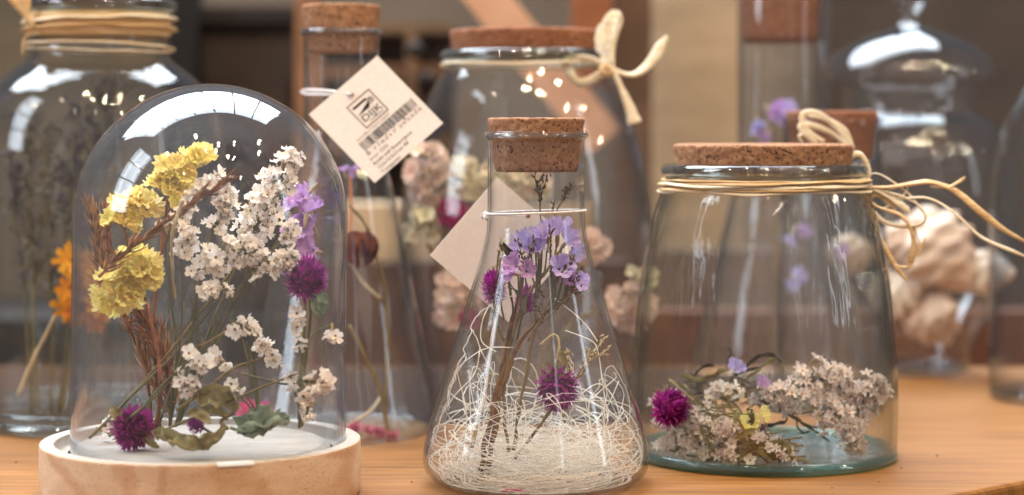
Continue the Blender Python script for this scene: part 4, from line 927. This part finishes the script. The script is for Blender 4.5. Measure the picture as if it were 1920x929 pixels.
def text(body, a, b, h, mat, name, width=None, bold=0.0):
    cu = bpy.data.curves.new('t', 'FONT'); cu.body = body; cu.size = 1; cu.offset = bold; cu.resolution_u = 3
    to = bpy.data.objects.new('t', cu); C.objects.link(to); dg = bpy.context.evaluated_depsgraph_get(); dg.update()
    me = bpy.data.meshes.new_from_object(to.evaluated_get(dg)); bpy.data.objects.remove(to)
    xs = [v_.co.x for v_ in me.vertices]; w0 = max(xs)-min(xs); sc = h; sw = (width/w0) if width else h
    mb = MB(); mb.add([cardp(a+v_.co.x*sw, b-v_.co.y*sc, .00048) for v_ in me.vertices], [tuple(p.vertices) for p in me.polygons])
    bpy.data.meshes.remove(me); return mb.part(name, mat, tg, smooth=False)
text('DIJK', aa0+da*.10, bb0+db*.80, .105, INK, 'logo_text', da*.80, .004)
text('DE', aa0+da*.64, bb0+db*.28, .035, INK, 'logo_text', da*.2)
# barcode from (672,275) to (780,190)
ba0, bbt = card_uv(672, 270); ba1, _b = card_uv(772, 186); bh = .115
bc = MB(); q = random.Random(5); a = ba0; k = 0
while a < ba1:
    w_ = q.choice((.006, .006, .011, .015)); quad(bc, a, bbt, min(a+w_, ba1), bbt+bh*(1.15 if k % 8 == 0 else .92)); a += w_+q.choice((.006, .009, .013)); k += 1
bc.part('barcode', INK, tg, smooth=False)
text('8 718317 252255', ba0-.02, bbt+bh*1.42, .045, INKG, 'printed_text', ba1-ba0+.02)
text('www.dijk.nl import export', ba0+.0, bbt-.022, .04, INKG, 'printed_text', (ba1-ba0)*.62)
for k, (s_, w_) in enumerate((('artnr 2255', .26), ('Bottle with flowers/grass', .54), ('12.5x12.5x21cm A8', .43), ('Transparant', .27))):
    text(s_, ba0-.035, bbt+bh*1.42+.062+k*.060, .052, INKG if k == 0 else INK, 'printed_text', w_)
hp = P(659, 177, 1.3235); MB().tube([hp+Vector((0, -.0010, 0)), hp+Vector((0, .001, 0))], .0014, 16).part('hole', INKG, tg)
strl = [P(659, 177, 1.322), P(640, 174, 1.33), P(610, 170, 1.355), P(575, 169, 1.385), P(565, 172, 1.405)]
sl = cat([tuple(p) for p in strl], 6)
for k in range(1, 13):
    t = PI+PI*k/12; sl.append((bx+L(74, YB)*math.cos(t), by-L(74, YB)*math.sin(t), zof(172, YB)))
sl += cat([tuple(p) for p in [P(714, 172, 1.400), P(708, 176, 1.375)]], 3)
MB().tube(sl, .0008, 7).part('string', STRING, tg)
sl = cat([tuple(p) for p in [P(565, 172, 1.405), P(575, 177, 1.385), P(610, 178, 1.355), P(640, 178, 1.335), P(659, 177, 1.322)]], 6)
MB().tube(sl, .0008, 7).part('string', STRING, tg)
torus_ring(bx, by, zof(60, YB), L(73, YB), .0016, 128, 10).part('glass_rim', G_LIP, bt)
# contents
rb_ = thing('rosebud_stem', 'long bare stem with a dried rosebud inside the tall conical bottle', 'dried flower', P(730, 830, YB-.03))
stem_mb([P(730, 830, YB-.03), P(715, 740, YB-.03), P(690, 680, YB-.03), P(655, 610, YB-.03)], .0016, .0013).part('stem', STEM, rb_)
stem_mb([P(722, 770, YB-.02), P(728, 640, YB-.02), P(720, 540, YB-.02), P(690, 430, YB-.02), P(655, 385, YB-.02)], .0013, .0010).part('stem', STEM, rb_)
stem_mb([P(712, 560, YB-.02), P(680, 530, YB-.02), P(658, 490, YB-.02)], .0013, .001).part('stem', STEMP, rb_)
bud = MB()
for k in range(9):
    t = k*.7; o_ = P(676, 465, YB-.02)
    bud.merge(leaf_mb([o_+Vector((0, 0, -.012)), o_+Vector((math.cos(t)*.008, math.sin(t)*.008, 0)), o_+Vector((math.cos(t)*.004, math.sin(t)*.004, .011))], .007, k, .9, .001, 6))
bud.part('rosebud', ROSEB, rb_)
pk = thing('pink_flower', 'dusty pink dried flower lying at the bottom of the tall bottle', 'dried flower', P(690, 815, YB-.03))
for (x, y) in ((665, 800), (690, 805), (712, 808), (650, 812), (735, 815)):
    mb_ = MB(); o_ = P(x, y, YB-.035)
    for k in range(26): blade(mb_, o_, (R.gauss(0, 1), -abs(R.gauss(0, .7)), R.gauss(-.2, .6)), .006, .0022)
    mb_.part('petals', ROSE, pk)
stem_mb([P(650, 800, YB-.03), P(690, 775, YB-.03), P(715, 745, YB-.02)], .0013, .001).part('stem', STEMP, pk)
pf = thing('pink_sprig', 'small mauve pink sprig on an orange stem just below the printed tag', 'dried flower', P(657, 430, YB-.01))
stem_mb([P(657, 440, YB-.01), P(658, 380, YB-.01), P(655, 330, YB-.01)], .0012, .001).part('stem', solid('orange_stem', lin(200, 120, 60), None, 60), pf)
for (x, y) in ((645, 322), (658, 318), (666, 324)): put(MF[0], 'floret', pf, P(x, y, YB-.01), rv()+Vector((0, -1, .5)), .5)
pf = thing('pink_flower', 'magenta flower heap behind the sage leaf, seen through the dome', 'dried flower', P(470, 790, 1.30))
amaranth(P(465, 775, 1.30), L(26, 1.3), (0, -.3, .9), 120, PINK, parent=pf, seed=71); amaranth(P(497, 770, 1.31), L(18, 1.3), (0, -.3, .9), 90, PINK, parent=pf, seed=72)

# ================================================================== BIG BACK JAR
YG = 1.50; gx = P(986, 0, YG).x; gy = YG
bj = thing('belly_jar', 'large egg shaped glass jar with cork lid behind the conical flask', 'jar', (gx, gy, 0))
pp = [(1e-4, 777), (130, 777), (165, 775), (180, 765), (190, 735), (212, 640), (230, 540), (237, 450), (235, 390), (224, 310), (205, 240), (184, 185), (166, 150), (154, 130), (150, 118)]
zb = zof(777, YG); GP = [(r, max(z-zb+.0004, .0004)) for r, z in prof_px(pp, YG, 4)]
shell(GP, .0032, .006, 128, (gx, gy)).part('glass_body', G_BACK, bj)
torus_ring(gx, gy, zof(106, YG), L(150, YG), .0045, 128, 12, 1.0).part('glass_rim', G_RIM, bj)
cork(gx, gy, [(L(143, YG), zof(57, YG)), (L(138, YG), zof(100, YG)), (L(134, YG), zof(112, YG))], 39).part('cork_lid', CORK_RED, bj)
rg = thing('raffia_bow', 'pale raffia bow with one upright leaf loop, tied on the big jar', 'raffia bow', P(1140, 122, YG-.04))
pts = [(gx+L(156, YG)*math.cos(2*PI*i/80), gy+L(156, YG)*math.sin(2*PI*i/80), zof(122, YG)+.0008*math.sin(i*.3)) for i in range(81)]
MB().tube(pts, .0022, 8, .5).part('strand', RAFFIAP, rg)
YW = YG-.05
leaf_mb([P(1142, 122, YW), P(1132, 80, YW-.004), P(1146, 45, YW-.004), P(1160, 22, YW)], L(21, YW), 5, .7, .003, 9).part('loop', RAFFIAP, rg)
strand([(1145, 124), (1150, 80), (1165, 40), (1160, 20)], YW+.003, .0024, RAFFIAP, rg)
strand([(1138, 128), (1110, 112), (1075, 110), (1062, 120), (1078, 150), (1100, 154), (1135, 134)], YW, .0032, RAFFIAP, rg, taper=False)
strand([(1140, 126), (1175, 140), (1200, 135), (1225, 110), (1240, 85), (1252, 68)], YW, .0036, RAFFIAP, rg)
strand([(1148, 128), (1165, 165), (1180, 200), (1190, 232)], YW-.005, .0045, RAFFIAP, rg, taper=False)
strand([(1136, 126), (1150, 132), (1140, 140), (1128, 132), (1140, 122)], YW-.006, .0028, RAFFIA, rg)
# contents
g8 = 'dried blossom clusters inside the big egg shaped jar'
def clump(label, cx_, cy_, rx, ry, cnt, meshes, Yo=-.03, Yb=YG, s=(.7, 1.1)):
    th = thing('blossom_cluster', label, 'dried flower', P(cx_, cy_+ry, Yb+Yo), g8)
    for k in range(int(cnt*1.6)):
        t = R.uniform(0, 6.28); q = math.sqrt(R.random()); y = Yo+R.uniform(-.02, .02)
        put(R.choice(meshes), 'floret', th, P(cx_+rx*q*math.cos(t), cy_+ry*q*math.sin(t), Yb+y), Vector((math.cos(t)*q, -1, -math.sin(t)*q))+rv(.3), R.uniform(*s))
    stem_mb([P(cx_, cy_+ry*.5, Yb+Yo+.01), P((cx_+980)/2, 600, Yb), P(985, 745, Yb)], .0012, .0016).part('stem', STEM, th)
clump('peach dried blossoms high on the left of the big jar, by the printed tag', 805, 330, 32, 52, 34, BF)
clump('cream dried blossoms left of the flask cork in the big jar', 875, 335, 42, 28, 26, BC)
clump('cream and peach blossoms seen through the flask neck', 975, 345, 45, 22, 24, BC+BF)
clump('peach blossoms low on the left of the big jar, beside the blank tag', 855, 560, 38, 48, 30, BF)
clump('peach blossoms at the right of the flask shoulder in the big jar', 1105, 460, 24, 20, 12, BF)
clump('small cream blossoms at the lower right of the big jar', 1205, 522, 22, 16, 8, BC, -.02, s=(.5, .8))
clump('orange brown blossoms low at the right of the big jar', 1180, 575, 36, 34, 24, BF, -.02)
clump('pale green blossoms left of the blank tag', 790, 425, 22, 18, 10, BC)
for (x, y, r, s, lab) in ((850, 402, 33, 81, 'hot pink globe flower left of the blank tag in the big jar'), (880, 600, 22, 82, 'dark pink globe flower low in the big jar behind the flask edge')):
    globe(lab, (x, y), r, (.1, -.4, .9), 160, [(960, 740), (900, 600) if y < 500 else (920, 680)], -.045, mat=PINK, grp=g8, Yb=YG, seed=s)

# ================================================================== RIGHT BACK VESSELS
YT = 1.66; tx = P(1463, 0, YT).x
tb = thing('tall_tube_bottle', 'tall narrow necked glass bottle with cork behind the wide jar', 'bottle', (tx, YT, 0))
pp = [(1e-4, 725), (120, 725), (160, 722), (170, 705), (160, 650), (138, 560), (114, 460), (94, 380), (83, 330), (80, 290), (80, 200), (80, 60), (80, -60)]
zb = zof(725, YT); q = [(r, max(z-zb+.0004, .0004)) for r, z in prof_px(pp, YT, 4)]
shell(q, .0022, .004, 96, (tx, YT)).part('glass_body', G_BACK, tb)
cork(tx, YT, [(L(78, YT), zof(-80, YT)), (L(76, YT), zof(-20, YT)), (L(70, YT), zof(80, YT))], 49).part('cork_stopper', CORK_RED, tb)
pv = thing('violet_sprig', 'blurred violet sprig in the neck of the tall bottle behind the wide jar', 'dried flower', P(1450, 700, YT))
stem_mb([P(1450, 700, YT), P(1455, 400, YT), P(1450, 230, YT)], .0014, .001).part('stem', STEM, pv)
for (x, y) in ((1468, 195), (1478, 205), (1462, 212), (1420, 228), (1428, 240), (1438, 250), (1430, 262), (1470, 222), (1445, 205), (1500, 430), (1490, 520), (1482, 540), (1575, 470), (1570, 480), (1485, 440)):
    put(R.choice(MF+LF), 'floret', pv, P(x, y, YT+R.uniform(-.01, .01)), rv()+Vector((0, -1, .3)), R.uniform(.6, .95))
YK = 1.52; kx = P(1560, 0, YK).x
kb = thing('corked_bottle', 'glass bottle with wide cork just behind the raffia loops of the wide jar', 'bottle', (kx, YK, 0))
pp = [(1e-4, 770), (80, 770), (98, 767), (104, 750), (104, 680), (104, 560), (102, 440), (97, 370), (94, 330), (93, 300), (93, 225)]
zb = zof(770, YK); q = [(r, max(z-zb+.0004, .0004)) for r, z in prof_px(pp, YK, 4)]
shell(q, .0022, .004, 96, (kx, YK)).part('glass_body', G_BACK, kb)
cork(kx, YK, [(L(85, YK), zof(209, YK)), (L(84, YK), zof(228, YK)), (L(72, YK), zof(300, YK))], 59).part('cork_stopper', CORK_RED, kb)
YA = 1.76; ax_ = P(1707, 0, YA).x
aj = thing('lidded_jar', 'blurred glass jar with domed glass lid, filled with seashells, far right', 'jar', (ax_, YA, 0))
pp = [(1e-4, 697), (70, 697), (100, 695), (110, 686), (114, 660), (124, 625), (150, 585), (182, 520), (196, 430), (196, 340), (186, 280), (160, 235), (130, 215), (123, 200), (123, 165)]
zb = zof(697, YA); q = [(r, max(z-zb+.0004, .0004)) for r, z in prof_px(pp, YA, 4)]
shell(q, .0028, .006, 96, (ax_, YA)).part('glass_body', G_BACK, aj)
pp = [(162, 150), (164, 142), (160, 126), (146, 106), (118, 84), (78, 66), (40, 54), (22, 42), (19, 30), (22, 18), (34, 5), (40, -15), (30, -35), (1e-3, -45)]
q = prof_px(pp, YA, 4); dl = MB().lathe(q+[(max(r-.0025, 1e-5), z-.002) for r, z in q[::-1]], 96, (ax_, YA, 0)); dl.part('glass_lid', G_BACK, aj)
def shell_mb(c, r, seed, tilt):
    q = random.Random(seed); mb = MB(); n = 26; seg = 40; pr = []
    for i in range(n+1):
        u = i/n; rr = r*math.sin(PI*min(1, .04+u*.93))**.8*(1-.45*u)*(1+.10*math.sin(u*30)); pr.append((max(rr, 1e-5), (u-.5)*r*2.1))
    mb.lathe(pr, seg, wob=lambda a, z, t: a*(.22*math.cos(t)+.10*math.sin(t*7+z*300)+.12*max(0, math.cos(t*3+1))))
    mb.xform(Matrix.Translation(c) @ Euler(tilt).to_matrix().to_4x4()); return mb
g9 = 'seashells in the lidded jar'
for i, (x, y, r, t, m, lab) in enumerate(((1765, 470, 84, (.3, 2.6, .4), SHELL, 'largest peach seashell in the middle of the lidded jar'), (1858, 505, 46, (1.2, 1.8, .5), SHELLW, 'white seashell at the right of the lidded jar'),
        (1745, 590, 60, (1.4, .4, .4), SHELL, 'peach seashell below the largest one'), (1680, 540, 50, (.7, 1.2, .3), SHELLW, 'pale seashell half hidden by the wide jar'), (1690, 450, 44, (.4, 1.6, .2), SHELL, 'peach seashell left of the largest one'),
        (1600, 470, 44, (.4, 1.6, .2), SHELL, 'peach seashell seen through the wide jar'))):
    shell_mb(P(x, y, YA-.02), L(r, YA), i, t).thing('seashell', m, lab, 'seashell', g9)
YE = 1.58; ex = P(2015, 0, YE).x
ej = thing('cropped_jar', 'glass jar cut off by the right edge of the picture', 'jar', (ex, YE, 0))
pp = [(1e-4, 749), (110, 749), (150, 745), (158, 720), (158, 500), (150, 330), (128, 230), (95, 170), (80, 140), (80, 60)]
zb = zof(749, YE); q = [(r, max(z-zb+.0004, .0004)) for r, z in prof_px(pp, YE, 4)]
shell(q, .0028, .006, 96, (ex, YE)).part('glass_body', G_BACK, ej)
for o in bpy.data.objects:
    if 'o3' in o: del o['o3']
